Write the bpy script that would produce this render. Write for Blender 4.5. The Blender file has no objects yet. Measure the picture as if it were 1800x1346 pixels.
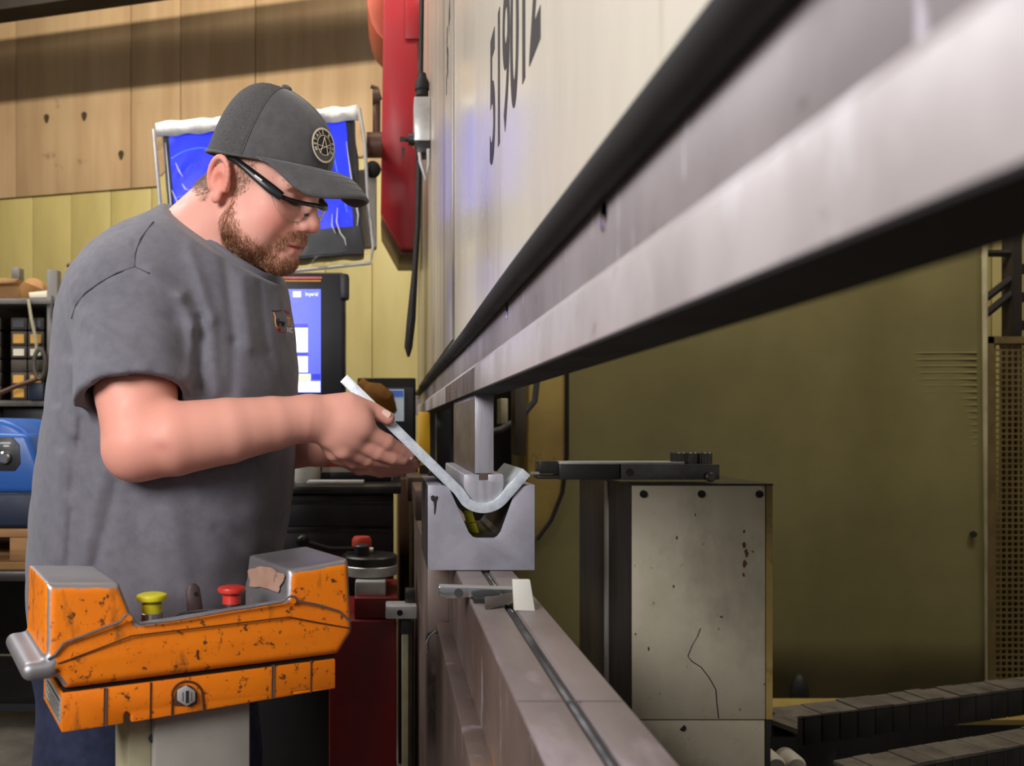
import bpy, bmesh, math, random
import numpy as np
from mathutils import Vector, Matrix
random.seed(7); rng = np.random.default_rng(7)
S = bpy.context.scene
C = S.collection
# ------------------------------------------------------------------ camera
CH = 1.2                 # camera height
F = 1500.0               # focal length in pixels of the 1800 px frame
VX, VY = 684.0, 750.0    # where the view axis meets the frame
cam_d = bpy.data.cameras.new('camera'); cam = bpy.data.objects.new('camera', cam_d); C.objects.link(cam)
cam.location = (0, 0, CH); cam.rotation_euler = (math.pi/2, 0, 0)
cam_d.sensor_width = 36; cam_d.lens = 36*F/1800
cam_d.shift_x = (900-VX)/1800; cam_d.shift_y = (VY-673)/1800
cam_d.clip_start = .01; cam_d.clip_end = 100
cam_d.dof.use_dof = True; cam_d.dof.focus_distance = 1.36; cam_d.dof.aperture_fstop = 6.3
S.camera = cam
# ------------------------------------------------------------------ world and light
wd = bpy.data.worlds.new('shop_air'); S.world = wd; wd.use_nodes = True
wd.node_tree.nodes['Background'].inputs[0].default_value = (.92, .93, 1, 1)
wd.node_tree.nodes['Background'].inputs[1].default_value = .14
def area(name, loc, target, sx, sy, power, col=(1, 1, 1)):
    d = bpy.data.lights.new(name, 'AREA'); d.shape = 'RECTANGLE'; d.size = sx; d.size_y = sy; d.energy = power; d.color = col
    o = bpy.data.objects.new(name, d); C.objects.link(o); o.location = loc
    o.rotation_euler = (Vector(target)-Vector(loc)).to_track_quat('-Z', 'Y').to_euler()
    return o
area('softbox_key', (-1.25, -.65, 2.15), (-.1, 1.5, 1.15), .9, .9, 70, (1, .98, .97))  # unseen softbox left of the camera, the key light
area('shop_light_rear', (-2.3, 2.5, 3.0), (-.4, 1.5, 1.2), .8, .8, 40, (.93, .96, 1))
area('strip_light_rear', (-1.6, 2.7, 4.35), (-.9, 5.4, 2.6), 1.6, .12, 130, (1, .9, .74))
area('strip_light_mid', (.9, 2.75, 4.62), (.2, 5.4, 2.4), 1.6, .12, 75, (1, .92, .78))
area('side_fill', (2.3, 1.6, 4.4), (1.7, 3.6, 1.3), 1.6, .3, 55, (1, .93, .8))  # unseen fill added to brighten the guard panel and chains
vs = S.view_settings
vs.view_transform = 'Standard'; vs.look = 'None'; vs.gamma = 1; vs.use_curve_mapping = False; vs.exposure = 0.0

# ------------------------------------------------------------------ helpers
def W(px, py, Y): return Vector(((px-VX)/F*Y, Y, CH+(VY-py)/F*Y))
def lin(h):
    if isinstance(h, str):
        c = [int(h[i:i+2], 16)/255 for i in (0, 2, 4)]
    else: c = [v/255 for v in h]
    return tuple(v/12.92 if v <= .04045 else ((v+.055)/1.055)**2.4 for v in c)+(1,)
MATS = {}
def pm(name, base, second=None, scale=8, rough=.5, metal=0, bump=0, bscale=None, stretch=(1, 1, 1), lo=.4, hi=.65,
       spots=None, sscale=30, slo=.68, shi=.74, spots2=None, s2scale=6, s2lo=.6, s2hi=.7, s2stretch=(1, 1, 1),
       attr=None, attr_col=None, attr_metal=0, coat=0, rvar=.1, trans=0, ior=1.45, emit=None, estr=0, alpha=1, sheen=0, vcol=None, sss=0):
    m = bpy.data.materials.new(name); m.use_nodes = True; nt = m.node_tree; N = nt.nodes; L = nt.links
    b = N['Principled BSDF']
    tc = N.new('ShaderNodeTexCoord')
    def noise(sc, st=(1, 1, 1), det=5, r=.6):
        mp = N.new('ShaderNodeMapping'); mp.inputs['Scale'].default_value = st; L.new(tc.outputs['Object'], mp.inputs[0])
        n = N.new('ShaderNodeTexNoise'); n.inputs['Scale'].default_value = sc; n.inputs['Detail'].default_value = det
        n.inputs['Roughness'].default_value = r; L.new(mp.outputs[0], n.inputs['Vector']); return n.outputs['Fac']
    def ramp(f, a, c):
        r = N.new('ShaderNodeMapRange'); r.inputs[1].default_value = a; r.inputs[2].default_value = c; r.clamp = True
        L.new(f, r.inputs[0]); return r.outputs[0]
    def mix(f, a, c):
        x = N.new('ShaderNodeMix'); x.data_type = 'RGBA'
        L.new(f, x.inputs[0])
        for s, v in ((x.inputs[6], a), (x.inputs[7], c)):
            if isinstance(v, tuple): s.default_value = v
            else: L.new(v, s)
        return x.outputs[2]
    col = lin(base)
    if vcol:
        a = N.new('ShaderNodeAttribute'); a.attribute_name = vcol; col = a.outputs['Color']
    nf = noise(scale, stretch)
    if second: col = mix(ramp(nf, lo, hi), col, lin(second))
    if spots2: col = mix(ramp(noise(s2scale, s2stretch), s2lo, s2hi), col, lin(spots2))
    if spots: col = mix(ramp(noise(sscale, (1, 1, 1), 6, .7), slo, shi), col, lin(spots))
    mt = None
    if attr:
        a = N.new('ShaderNodeAttribute'); a.attribute_name = attr
        ad = N.new('ShaderNodeMath'); ad.operation = 'ADD'; L.new(a.outputs['Fac'], ad.inputs[0])
        sb = N.new('ShaderNodeMath'); sb.operation = 'MULTIPLY_ADD'; sb.inputs[1].default_value = .9; sb.inputs[2].default_value = -.45
        L.new(noise(45, (1, 1, 1), 6, .75), sb.inputs[0]); L.new(sb.outputs[0], ad.inputs[1])
        w = ramp(ad.outputs[0], .47, .53)
        col = mix(w, col, lin(attr_col)); mt = w
    if isinstance(col, tuple): b.inputs['Base Color'].default_value = col
    else: L.new(col, b.inputs['Base Color'])
    if mt is not None:
        r = N.new('ShaderNodeMath'); r.operation = 'MULTIPLY'; r.inputs[1].default_value = attr_metal; L.new(mt, r.inputs[0]); L.new(r.outputs[0], b.inputs['Metallic'])
    else: b.inputs['Metallic'].default_value = metal
    rr = N.new('ShaderNodeMapRange'); rr.inputs[1].default_value = .3; rr.inputs[2].default_value = .7
    rr.inputs[3].default_value = max(.02, rough-rvar); rr.inputs[4].default_value = min(1, rough+rvar)
    L.new(nf, rr.inputs[0]); L.new(rr.outputs[0], b.inputs['Roughness'])
    if bump:
        bp = N.new('ShaderNodeBump'); bp.inputs['Strength'].default_value = bump; bp.inputs['Distance'].default_value = .002
        L.new(noise(bscale or scale*4, stretch), bp.inputs['Height']); L.new(bp.outputs[0], b.inputs['Normal'])
    b.inputs['Coat Weight'].default_value = coat
    b.inputs['Transmission Weight'].default_value = trans; b.inputs['IOR'].default_value = ior
    b.inputs['Alpha'].default_value = alpha
    b.inputs['Sheen Weight'].default_value = sheen
    if sss:
        b.inputs['Subsurface Weight'].default_value = sss; b.inputs['Subsurface Radius'].default_value = (.009, .004, .002); b.inputs['Subsurface Scale'].default_value = .6
    if emit: b.inputs['Emission Color'].default_value = lin(emit); b.inputs['Emission Strength'].default_value = estr
    MATS[name] = m; return m

class MB:
    def __init__(s): s.v = []; s.f = []; s.sm = False
    def add(s, v, f):
        o = len(s.v); s.v += [Vector(p) for p in v]; s.f += [[i+o for i in q] for q in f]; return s
    def box(s, x0, x1, y0, y1, z0, z1):
        return s.add([(x, y, z) for x in (x0, x1) for y in (y0, y1) for z in (z0, z1)],
                     [(0, 1, 3, 2), (4, 6, 7, 5), (0, 4, 5, 1), (2, 3, 7, 6), (0, 2, 6, 4), (1, 5, 7, 3)])
    def prism(s, pts, d):                       # pts: 3D polygon; d: extrusion vector
        n = len(pts); d = Vector(d); p = [Vector(q) for q in pts]
        nrm = Vector((0, 0, 0))
        for i in range(n): nrm += p[i].cross(p[(i+1) % n])
        if nrm.dot(d) > 0: p.reverse()
        return s.add(p+[q+d for q in p], [list(range(n)), list(range(2*n-1, n-1, -1))]+[[(i+1) % n, i, n+i, n+(i+1) % n] for i in range(n)])
    def cyl(s, a, b, r0, r1=None, n=20, cap=True):
        r1 = r0 if r1 is None else r1
        return s.tube([a, b], [r0, r1], n, cap)
    def tube(s, path, r, n=10, cap=True, flat=None, up=(0, 0, 1)):
        p = [Vector(q) for q in path]; m = len(p)
        rs = list(r) if hasattr(r, '__len__') else [r]*m
        t0 = (p[1]-p[0]).normalized(); u = Vector(up)
        if abs(t0.dot(u)) > .95: u = Vector((1, 0, 0)) if abs(t0.x) < .9 else Vector((0, 1, 0))
        vs_, fs = [], []
        for i in range(m):
            t = (p[min(i+1, m-1)]-p[max(i-1, 0)])
            t = t.normalized() if t.length > 1e-9 else t0
            u = (u-t*u.dot(t)).normalized(); w = t.cross(u)
            for k in range(n):
                a = 2*math.pi*k/n; fl = flat if flat else 1
                vs_.append(p[i]+rs[i]*(math.cos(a)*w+math.sin(a)*u*fl))
        for i in range(m-1):
            for k in range(n):
                k2 = (k+1) % n; fs.append((i*n+k, i*n+k2, (i+1)*n+k2, (i+1)*n+k))
        if cap: fs += [list(range(n-1, -1, -1)), list(range((m-1)*n, m*n))]
        return s.add(vs_, fs)
    def lathe(s, c, prof, axis=(0, 0, 1), n=24):     # prof: (r, h)
        ax = Vector(axis).normalized()
        return s.tube([Vector(c)+ax*h for r, h in prof], [max(r, 1e-4) for r, h in prof], n) if all(prof[i][1] != prof[i+1][1] for i in range(len(prof)-1)) else s._lathe(c, prof, ax, n)
    def _lathe(s, c, prof, ax, n):
        u = ax.orthogonal().normalized(); w = ax.cross(u); c = Vector(c); V, Fc = [], []
        for r, h in prof:
            for k in range(n):
                a = 2*math.pi*k/n; V.append(c+ax*h+max(r, 1e-4)*(math.cos(a)*u+math.sin(a)*w))
        for i in range(len(prof)-1):
            for k in range(n):
                k2 = (k+1) % n; Fc.append((i*n+k, i*n+k2, (i+1)*n+k2, (i+1)*n+k))
        Fc += [list(range(n-1, -1, -1)), list(range((len(prof)-1)*n, len(prof)*n))]
        return s.add(V, Fc)
    def ell(s, c, r, n=16, m=10, M=None):
        V = []; Fc = []; c = Vector(c)
        for i in range(m+1):
            th = math.pi*i/m
            for k in range(n):
                a = 2*math.pi*k/n
                q = Vector((math.sin(th)*math.cos(a)*r[0], math.sin(th)*math.sin(a)*r[1], math.cos(th)*r[2]))
                V.append(c+(M @ q if M else q))
        for i in range(m):
            for k in range(n): Fc.append((i*n+k, (i+1)*n+k, (i+1)*n+(k+1) % n, i*n+(k+1) % n))
        return s.add(V, Fc)
    def grid(s, P, closed=False):                   # P[i][j]
        a, b = len(P), len(P[0]); V = [q for r in P for q in r]; Fc = []
        for i in range(a-1):
            for j in range(b if closed else b-1): Fc.append((i*b+j, i*b+(j+1) % b, (i+1)*b+(j+1) % b, (i+1)*b+j))
        return s.add(V, Fc)

def finish(me, mat, bevel=0, smooth=False, fixn=True, seg=2):
    bm = bmesh.new(); bm.from_mesh(me)
    if fixn: bmesh.ops.remove_doubles(bm, verts=bm.verts, dist=1e-6); bmesh.ops.recalc_face_normals(bm, faces=bm.faces)
    if bevel:
        es = [e for e in bm.edges if len(e.link_faces) == 2 and e.calc_face_angle(0) > .6]
        bmesh.ops.bevel(bm, geom=es, offset=bevel, segments=seg, profile=.5, affect='EDGES', clamp_overlap=True)
    for f in bm.faces: f.smooth = smooth or bool(bevel)
    if smooth or bevel:
        for e in bm.edges:
            if len(e.link_faces) == 2 and e.calc_face_angle(0) > .7: e.smooth = False
    bm.to_mesh(me); bm.free()
    if mat: me.materials.append(MATS[mat] if isinstance(mat, str) else mat)

def tag(o, label=None, cat=None, group=None, kind=None):
    if label: o['label'] = label
    if cat: o['category'] = cat
    if group: o['group'] = group
    if kind: o['kind'] = kind
    return o
def thing(name, label, cat, loc, group=None):
    o = bpy.data.objects.new(name, None); C.objects.link(o); o.location = loc; o.empty_display_size = .05
    return tag(o, label, cat, group)
def worldloc(o):
    v = Vector(o.location)
    while o.parent: o = o.parent; v += Vector(o.location)
    return v
def obj(name, mb, mat, parent=None, bevel=0, smooth=False, loc=None, label=None, kind=None, fixn=True, seg=2):
    """mb in world coordinates; origin goes to the thing's base"""
    me = bpy.data.meshes.new(name)
    if parent is not None: org = worldloc(parent); ol = Vector((0, 0, 0))
    else:
        if loc is None:
            xs = [v.x for v in mb.v]; ys = [v.y for v in mb.v]; zs = [v.z for v in mb.v]
            loc = ((min(xs)+max(xs))/2, (min(ys)+max(ys))/2, min(zs))
        org = Vector(loc); ol = org
    me.from_pydata([tuple(v-org) for v in mb.v], [], mb.f)
    finish(me, mat, bevel, smooth, fixn, seg)
    o = bpy.data.objects.new(name, me); C.objects.link(o); o.location = ol
    if parent is not None: o.parent = parent
    return tag(o, label=label, kind=kind)
def one(name, mb, mat, label, cat, group=None, **k):
    return tag(obj(name, mb, mat, None, **k), label, cat, group)
def struct(name, mb, mat, label=None, **k):
    return tag(obj(name, mb, mat, None, **k), label or None, None, None, 'structure')
def text_mesh(body, size, extrude=.0004, font_shear=0, bold=0):
    cu = bpy.data.curves.new('t', 'FONT'); cu.body = body; cu.size = size; cu.extrude = extrude; cu.shear = font_shear; cu.offset = bold; cu.align_x = 'CENTER'; cu.align_y = 'BOTTOM_BASELINE'
    to = bpy.data.objects.new('t', cu); C.objects.link(to)
    dg = bpy.context.evaluated_depsgraph_get(); me = bpy.data.meshes.new_from_object(to.evaluated_get(dg))
    V = [v.co.copy() for v in me.vertices]; Fc = [list(p.vertices) for p in me.polygons]
    bpy.data.objects.remove(to); bpy.data.curves.remove(cu); bpy.data.meshes.remove(me)
    return V, Fc
def text_mb(body, size, fn, mb=None, **k):         # fn maps (x, y, z) of the text to world
    V, Fc = text_mesh(body, size, **k); mb = mb or MB(); return mb.add([fn(v) for v in V], Fc)

# ---- signed distance modelling
def smin(a, b, k):
    h = np.clip(.5+.5*(b-a)/k, 0, 1); return b*(1-h)+a*h-k*h*(1-h)
def smax(a, b, k): return -smin(-a, -b, k)
def cap(P, a, b, ra, rb=None):
    rb = ra if rb is None else rb; a = np.asarray(a, float); b = np.asarray(b, float); ab = b-a
    t = np.clip(((P-a)@ab)/max(ab@ab, 1e-12), 0, 1); return np.linalg.norm(P-a-t[:, None]*ab, axis=1)-(ra+(rb-ra)*t)
def chain(P, pts, rs, k=.004):
    d = None
    for i in range(len(pts)-1):
        e = cap(P, pts[i], pts[i+1], rs[i], rs[i+1]); d = e if d is None else smin(d, e, k)
    return d
def ell(P, c, r, R=None):
    q = P-np.asarray(c, float)
    if R is not None: q = q@R
    r = np.asarray(r, float); k0 = np.linalg.norm(q/r, axis=1); k1 = np.linalg.norm(q/(r*r), axis=1)
    return k0*(k0-1)/np.maximum(k1, 1e-9)
def rbox(P, c, h, r):
    q = np.abs(P-np.asarray(c, float))-(np.asarray(h, float)-r)
    return np.linalg.norm(np.maximum(q, 0), axis=1)+np.minimum(q.max(axis=1), 0)-r
def poly2(p, V):
    V = np.asarray(V, float); n = len(V); d = ((p-V[0])**2).sum(1); s = np.ones(len(p)); j = n-1
    for i in range(n):
        e = V[j]-V[i]; w = p-V[i]; b = w-e*np.clip((w@e)/(e@e), 0, 1)[:, None]; d = np.minimum(d, (b*b).sum(1))
        c1 = p[:, 1] >= V[i, 1]; c2 = p[:, 1] < V[j, 1]; c3 = e[0]*w[:, 1] > e[1]*w[:, 0]
        al = (c1 & c2 & c3) | (~c1 & ~c2 & ~c3); s = np.where(al, -s, s); j = i
    return s*np.sqrt(d)
def sdf_mesh(fn, lo, hi, h, margin=1.6):
    lo = np.asarray(lo, float); hi = np.asarray(hi, float); B = 4
    n = np.ceil((hi-lo)/h/B).astype(int)*B+1
    nb = (n-1)//B
    cc = np.stack(np.meshgrid(*[lo[i]+(np.arange(nb[i])+.5)*B*h for i in range(3)], indexing='ij'), -1).reshape(-1, 3)
    cv = fn(cc); near = (np.abs(cv) < margin*B*h).reshape(nb)
    f = np.full(tuple(n), 1.0, np.float32)
    sg = np.where(cv < 0, -1., 1.).reshape(nb).astype(np.float32)
    f[:-1, :-1, :-1] = np.repeat(np.repeat(np.repeat(sg, B, 0), B, 1), B, 2)
    mask = np.zeros(tuple(n), bool)
    bi = np.argwhere(near); off = np.stack(np.meshgrid(*[np.arange(B+1)]*3, indexing='ij'), -1).reshape(-1, 3)
    idx = (bi[:, None, :]*B+off[None]).reshape(-1, 3); mask[idx[:, 0], idx[:, 1], idx[:, 2]] = True
    I = np.argwhere(mask)
    out = np.empty(len(I), np.float32)
    for s in range(0, len(I), 400000): out[s:s+400000] = fn(lo+I[s:s+400000]*h)
    f[I[:, 0], I[:, 1], I[:, 2]] = out
    ins = f < 0
    cnt = np.zeros(tuple(n-1), np.int8)
    for dx in (0, 1):
        for dy in (0, 1):
            for dz in (0, 1): cnt += ins[dx:n[0]-1+dx, dy:n[1]-1+dy, dz:n[2]-1+dz]
    A = np.argwhere((cnt > 0) & (cnt < 8)); vid = np.full(tuple(n-1), -1, np.int32); vid[A[:, 0], A[:, 1], A[:, 2]] = np.arange(len(A))
    acc = np.zeros((len(A), 3)); num = np.zeros(len(A))
    cor = [(a, b, c) for a in (0, 1) for b in (0, 1) for c in (0, 1)]
    for ca in cor:
        for ax in range(3):
            if ca[ax]: continue
            cb = list(ca); cb[ax] = 1
            va = f[A[:, 0]+ca[0], A[:, 1]+ca[1], A[:, 2]+ca[2]]; vb = f[A[:, 0]+cb[0], A[:, 1]+cb[1], A[:, 2]+cb[2]]
            x = (va < 0) != (vb < 0); t = np.where(x, va/np.where(x, va-vb, 1), 0)
            p = np.array(ca, float)+np.zeros((len(A), 3)); p[:, ax] += t
            acc[x] += p[x]; num += x
    V = lo+h*(A+acc/num[:, None])
    quads = []
    for ax in range(3):
        a1, a2 = (ax+1) % 3, (ax+2) % 3
        sl0 = [slice(None)]*3; sl1 = [slice(None)]*3; sl0[ax] = slice(0, -1); sl1[ax] = slice(1, None)
        e = ins[tuple(sl0)] != ins[tuple(sl1)]
        E = np.argwhere(e); E = E[(E[:, a1] > 0) & (E[:, a2] > 0) & (E[:, a1] < n[a1]-1) & (E[:, a2] < n[a2]-1)]
        def cell(d1, d2):
            q = E.copy(); q[:, a1] -= d1; q[:, a2] -= d2; return vid[q[:, 0], q[:, 1], q[:, 2]]
        Q = np.stack([cell(1, 1), cell(0, 1), cell(0, 0), cell(1, 0)], 1)
        fl = ~ins[E[:, 0], E[:, 1], E[:, 2]]; Q[fl] = Q[fl][:, ::-1]
        quads.append(Q[(Q >= 0).all(1)])
    return V, np.concatenate(quads)
def sdf_obj(name, V, Q, mat, parent, attrs=None, cols=None):
    org = np.array(worldloc(parent)) if parent else np.zeros(3)
    me = bpy.data.meshes.new(name)
    me.vertices.add(len(V)); me.vertices.foreach_set('co', (V-org).astype(np.float32).ravel())
    me.loops.add(len(Q)*4); me.loops.foreach_set('vertex_index', Q.astype(np.int32).ravel())
    me.polygons.add(len(Q)); me.polygons.foreach_set('loop_start', np.arange(0, len(Q)*4, 4, dtype=np.int32))
    me.polygons.foreach_set('use_smooth', np.ones(len(Q), bool))
    me.update(calc_edges=True); me.validate()
    for k, a in (attrs or {}).items():
        at = me.attributes.new(k, 'FLOAT', 'POINT'); at.data.foreach_set('value', a.astype(np.float32))
    for k, a in (cols or {}).items():
        at = me.attributes.new(k, 'FLOAT_COLOR', 'POINT'); at.data.foreach_set('color', np.concatenate([a, np.ones((len(a), 1))], 1).astype(np.float32).ravel())
    me.materials.append(MATS[mat])
    o = bpy.data.objects.new(name, me); C.objects.link(o)
    if parent: o.parent = parent
    return o
def grad(fn, V, e=.001):
    g = np.stack([fn(V+np.eye(3)[i]*e)-fn(V-np.eye(3)[i]*e) for i in range(3)], 1); return g/np.maximum(np.linalg.norm(g, axis=1, keepdims=True), 1e-9)

# ------------------------------------------------------------------ materials
pm('concrete', '6b6660', '4c4843', 3, .75, bump=.3, bscale=60, spots='2c2927', sscale=9)
pm('wall_yellow', 'aa9d66', '988b56', 2.5, .55, stretch=(1, 1, .25), spots='6d6030', sscale=5, slo=.66, shi=.8)
pm('wall_tan', 'ac9270', '9d8160', 2.2, .8, stretch=(3, 3, .3), bump=.2, spots='6f5237', sscale=3.2, slo=.66, shi=.76)
pm('dark_gap', '3a3120', rough=.9)
pm('roof_dark', '2b2420', '1f1b18', 3, .8)
pm('ram_paint', 'd0c8ba', 'beb5a8', 5, .27, stretch=(1, 1, .25), lo=.45, hi=.75, spots='7f7266', sscale=22, slo=.7, shi=.78, spots2='9a8a78', s2scale=5, s2lo=.62, s2hi=.8, s2stretch=(1, 2.5, .3), bump=.1)
pm('ram_cover', 'b0a69b', '94877a', 6, .32, stretch=(1, 2.5, .12), spots='5d4c40', sscale=14, slo=.66, shi=.76, spots2='7d6a5a', s2scale=4, s2lo=.55, s2hi=.75, s2stretch=(1, 3, .15), bump=.15)
pm('clamp_steel', 'bdb5b6', 'a59c9c', 9, .42, .2, stretch=(1, 1, .6), spots='76675f', sscale=22, slo=.62, shi=.72, spots2='dad5da', s2scale=12, s2lo=.58, s2hi=.74, s2stretch=(1, 1.3, .6), bump=.12)
pm('plate_grey', '968d8f', '7e7577', 7, .45, .2, stretch=(1, .8, .5), spots='5a4e4b', sscale=18, slo=.62, shi=.74, spots2='bdb6c0', s2scale=20, s2lo=.62, s2hi=.72, s2stretch=(1, 3, .5), bump=.12)
pm('clamp_brown', '6a5850', '56463f', 14, .45, .4, bump=.1)
pm('black_rubber', '141112', '1b1717', 12, .75)
pm('black_void', '0b0a0a', rough=.8)
pm('ink_black', '2a2526', '3a3536', 30, .6)
pm('bed_steel', '857a79', '736867', 7, .42, .15, stretch=(1, .4, 1), spots='4a3f3c', sscale=18, slo=.66, shi=.78, spots2='9d9096', s2scale=10, s2stretch=(1, .4, 1), s2lo=.58, s2hi=.72, bump=.1)
pm('bed_brown', '74645d', '54463f', 6, .42, .15, stretch=(1, .7, .6), spots='8f6c50', sscale=7, slo=.6, shi=.72, spots2='a3969a', s2scale=16, s2lo=.62, s2hi=.72, s2stretch=(1, 2.2, .5), bump=.12)
pm('die_steel', 'a09da8', '8c8993', 14, .45, .2, bump=.08, bscale=120, spots='5d5a62', sscale=40, slo=.7, shi=.76)
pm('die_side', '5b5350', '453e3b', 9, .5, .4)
pm('punch_steel', 'a09da5', '8b8890', 20, .4, .25, stretch=(3, 1, .4), bump=.15, bscale=90)
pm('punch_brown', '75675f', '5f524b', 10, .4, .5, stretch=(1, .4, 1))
pm('round_steel', 'b1afb6', '9d9aa2', 60, .42, .25, stretch=(2, 2, .15), bump=.12)
pm('plate_edge', 'd5dbe2', 'b4bac4', 90, .38, .25, stretch=(.6, 1, .6), bump=.3, bscale=160)
pm('chrome', 'd5d5d8', rough=.16, metal=.95)
pm('zinc', 'c9c8c5', 'b5b3b0', 25, .4, .5)
pm('white_plastic', 'cfccc2', rough=.45)
pm('olive_paint', '807850', '716945', 1.6, .42, spots='4e4628', sscale=8, slo=.7, shi=.8, rvar=.08)
pm('frame_tan', '9a8449', '846c3c', 4, .5, spots='5a4528', sscale=7, slo=.62, shi=.74)
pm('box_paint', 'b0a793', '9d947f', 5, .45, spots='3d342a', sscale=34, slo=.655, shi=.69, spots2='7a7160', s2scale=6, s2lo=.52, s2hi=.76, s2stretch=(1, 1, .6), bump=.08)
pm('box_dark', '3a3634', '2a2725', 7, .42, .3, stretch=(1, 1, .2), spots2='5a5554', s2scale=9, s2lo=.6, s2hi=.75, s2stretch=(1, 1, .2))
pm('dark_metal', '4a4846', '3a3837', 9, .35, .7)
pm('finger_steel', '77746f', '5f5c58', 16, .3, .8)
pm('screw_black', '2a2725', rough=.35, metal=.6)
pm('orange_worn', 'e87d0c', 'de7208', 6, .45, spots='5a3418', sscale=80, slo=.575, shi=.64, spots2='a05a18', s2scale=30, s2lo=.58, s2hi=.68, s2stretch=(1, 1, .35), attr='wear', attr_col='9a989c', attr_metal=.75, bump=.12, bscale=70)
pm('bare_metal', '98969b', '7d7b80', 14, .32, .8, spots='5a585c', sscale=30)
pm('copper_worn', 'd2a893', 'b88e7a', 18, .4, .4, spots='6e5a50', sscale=40, slo=.6, shi=.68)
pm('seam_dark', '4a2a12', rough=.8)
pm('button_yellow', 'c9bf22', 'b4a81c', 20, .4, spots='6f6a1e', sscale=40, slo=.6)
pm('button_red', 'c8372c', 'b22c24', 20, .35)
pm('plastic_brown', '4b3a38', '3c2e2d', 30, .5)
pm('plastic_dark', '2c2b2d', '222124', 20, .45)
pm('post_grey', '96918a', '858079', 4, .5, spots='6a655f', sscale=20)
pm('name_plate', 'a8a6a0', 'b5b3ad', 18, .4, .3)
pm('shirt', '68666f', '626069', 60, .9, bump=.18, bscale=900, sheen=.15)
pm('shirt_seam', '4d4b53', rough=.9)
pm('trousers', '232a44', '1d2238', 40, .9, bump=.2, bscale=500)
pm('boot', '2b211b', '201814', 20, .6)
pm('skin', 'd9a08a', rough=.56, bump=.12, bscale=700, scale=70, vcol='col', sss=.12)
pm('nail', 'e6c0b4', rough=.3)
pm('beard_hair', '9c684c', 'd3a17d', 90, .6)
pm('head_hair', '8a735f', 'a8917a', 120, .6)
pm('cap_cloth', '4b494b', '454345', 60, .85, bump=.12, bscale=700, sheen=.2)
pm('cap_mesh', '4f4d4e', '403e3f', 520, .9, bump=.5, bscale=520, stretch=(1, .3, 1), lo=.4, hi=.6)
pm('patch_black', '201e1f', rough=.7)
pm('patch_cream', 'cfc2ae', rough=.7)
pm('glasses_frame', '131214', rough=.38)
pm('lens_clear', 'ffffff', rough=.03, trans=1, ior=1.08, rvar=0)
pm('eye_dark', '3a2a26', rough=.4)
pm('logo_red', 'b0201a', rough=.7); pm('logo_orange', 'e09a4a', rough=.7); pm('logo_white', 'd8d4d4', rough=.7)
pm('screen_blue', '1a2bd0', '2233e8', 1.2, .3, emit='1c2ee6', estr=.9)
pm('screen_arc', '4a70ff', rough=.3, emit='3f66ff', estr=1.0)
pm('screen_ui', '5a66e0', rough=.3, emit='5663e2', estr=.85)
pm('screen_ui_dark', '3038c8', rough=.3, emit='2f36c8', estr=.8)
pm('screen_white', 'f0f2ff', rough=.3, emit='f2f4ff', estr=1.0)
pm('screen_cream', 'f3efc0', rough=.3, emit='f5f0b8', estr=.9)
pm('screen_page', 'b8c0c4', rough=.3, emit='aab4ba', estr=.45)
pm('screen_pageblue', '4a68b0', rough=.3, emit='3f62b0', estr=.5)
pm('monitor_dark', '232326', '1b1b1e', 10, .4)
pm('monitor_grey', '4a4a4e', rough=.45)
pm('monitor_cream', 'b5b2a6', rough=.5)
pm('white_cloth', 'd9d7d6', 'bdbbbb', 20, .6, stretch=(1, 1, .4), bump=.4)
pm('clear_film', 'ffffff', rough=.08, trans=1, ior=1.12, bump=.8, bscale=18, scale=9, rvar=0)
pm('machine_red', '951f28', '861a23', 3, .38)
pm('arm_orange', 'a8503c', '984632', 4, .5)
pm('machine_brown', '5a3a2c', '47301f', 4, .5)
pm('cabinet_red', '7a1c1e', '641618', 3, .4, spots='3a1010', sscale=12)
pm('yellow_guard', 'd9a51a', 'c8930f', 5, .45)
pm('paper_red', 'b5371f', rough=.6); pm('paper_white', 'c9c2ae', rough=.6)
pm('cream_pipe', 'b0a98c', '958e72', 6, .5)
pm('shelf_grey', '6f6b66', '595550', 8, .5, .2)
pm('cardboard', 'a87f52', '8d6840', 5, .8)
pm('bin_dark', '4d443a', '3b342c', 6, .6)
pm('bin_label', 'd6a24a', 'c28f3c', 12, .7)
pm('bin_label_pale', 'd9cfb8', rough=.7)
pm('fan_blue', '2a5fae', '24549c', 6, .4)
pm('fan_navy', '18223a', rough=.5)
pm('wood', 'a0764a', '7d5932', 7, .75, stretch=(.4, 1, 3), bump=.4)
pm('bench_black', '1b1a1c', '141315', 9, .5)
pm('mesh_tan', '8a7650', '76643f', 8, .5, .2)
pm('chain_black', '1d1b1a', '2a2725', 12, .6)
pm('chain_dust', '5f574d', '4a433a', 16, .9)
pm('pipe_pale', 'b9b0a2', 'a59c8d', 9, .6)
pm('glove_tan', 'a87434', '8d5f28', 20, .8)

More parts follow.
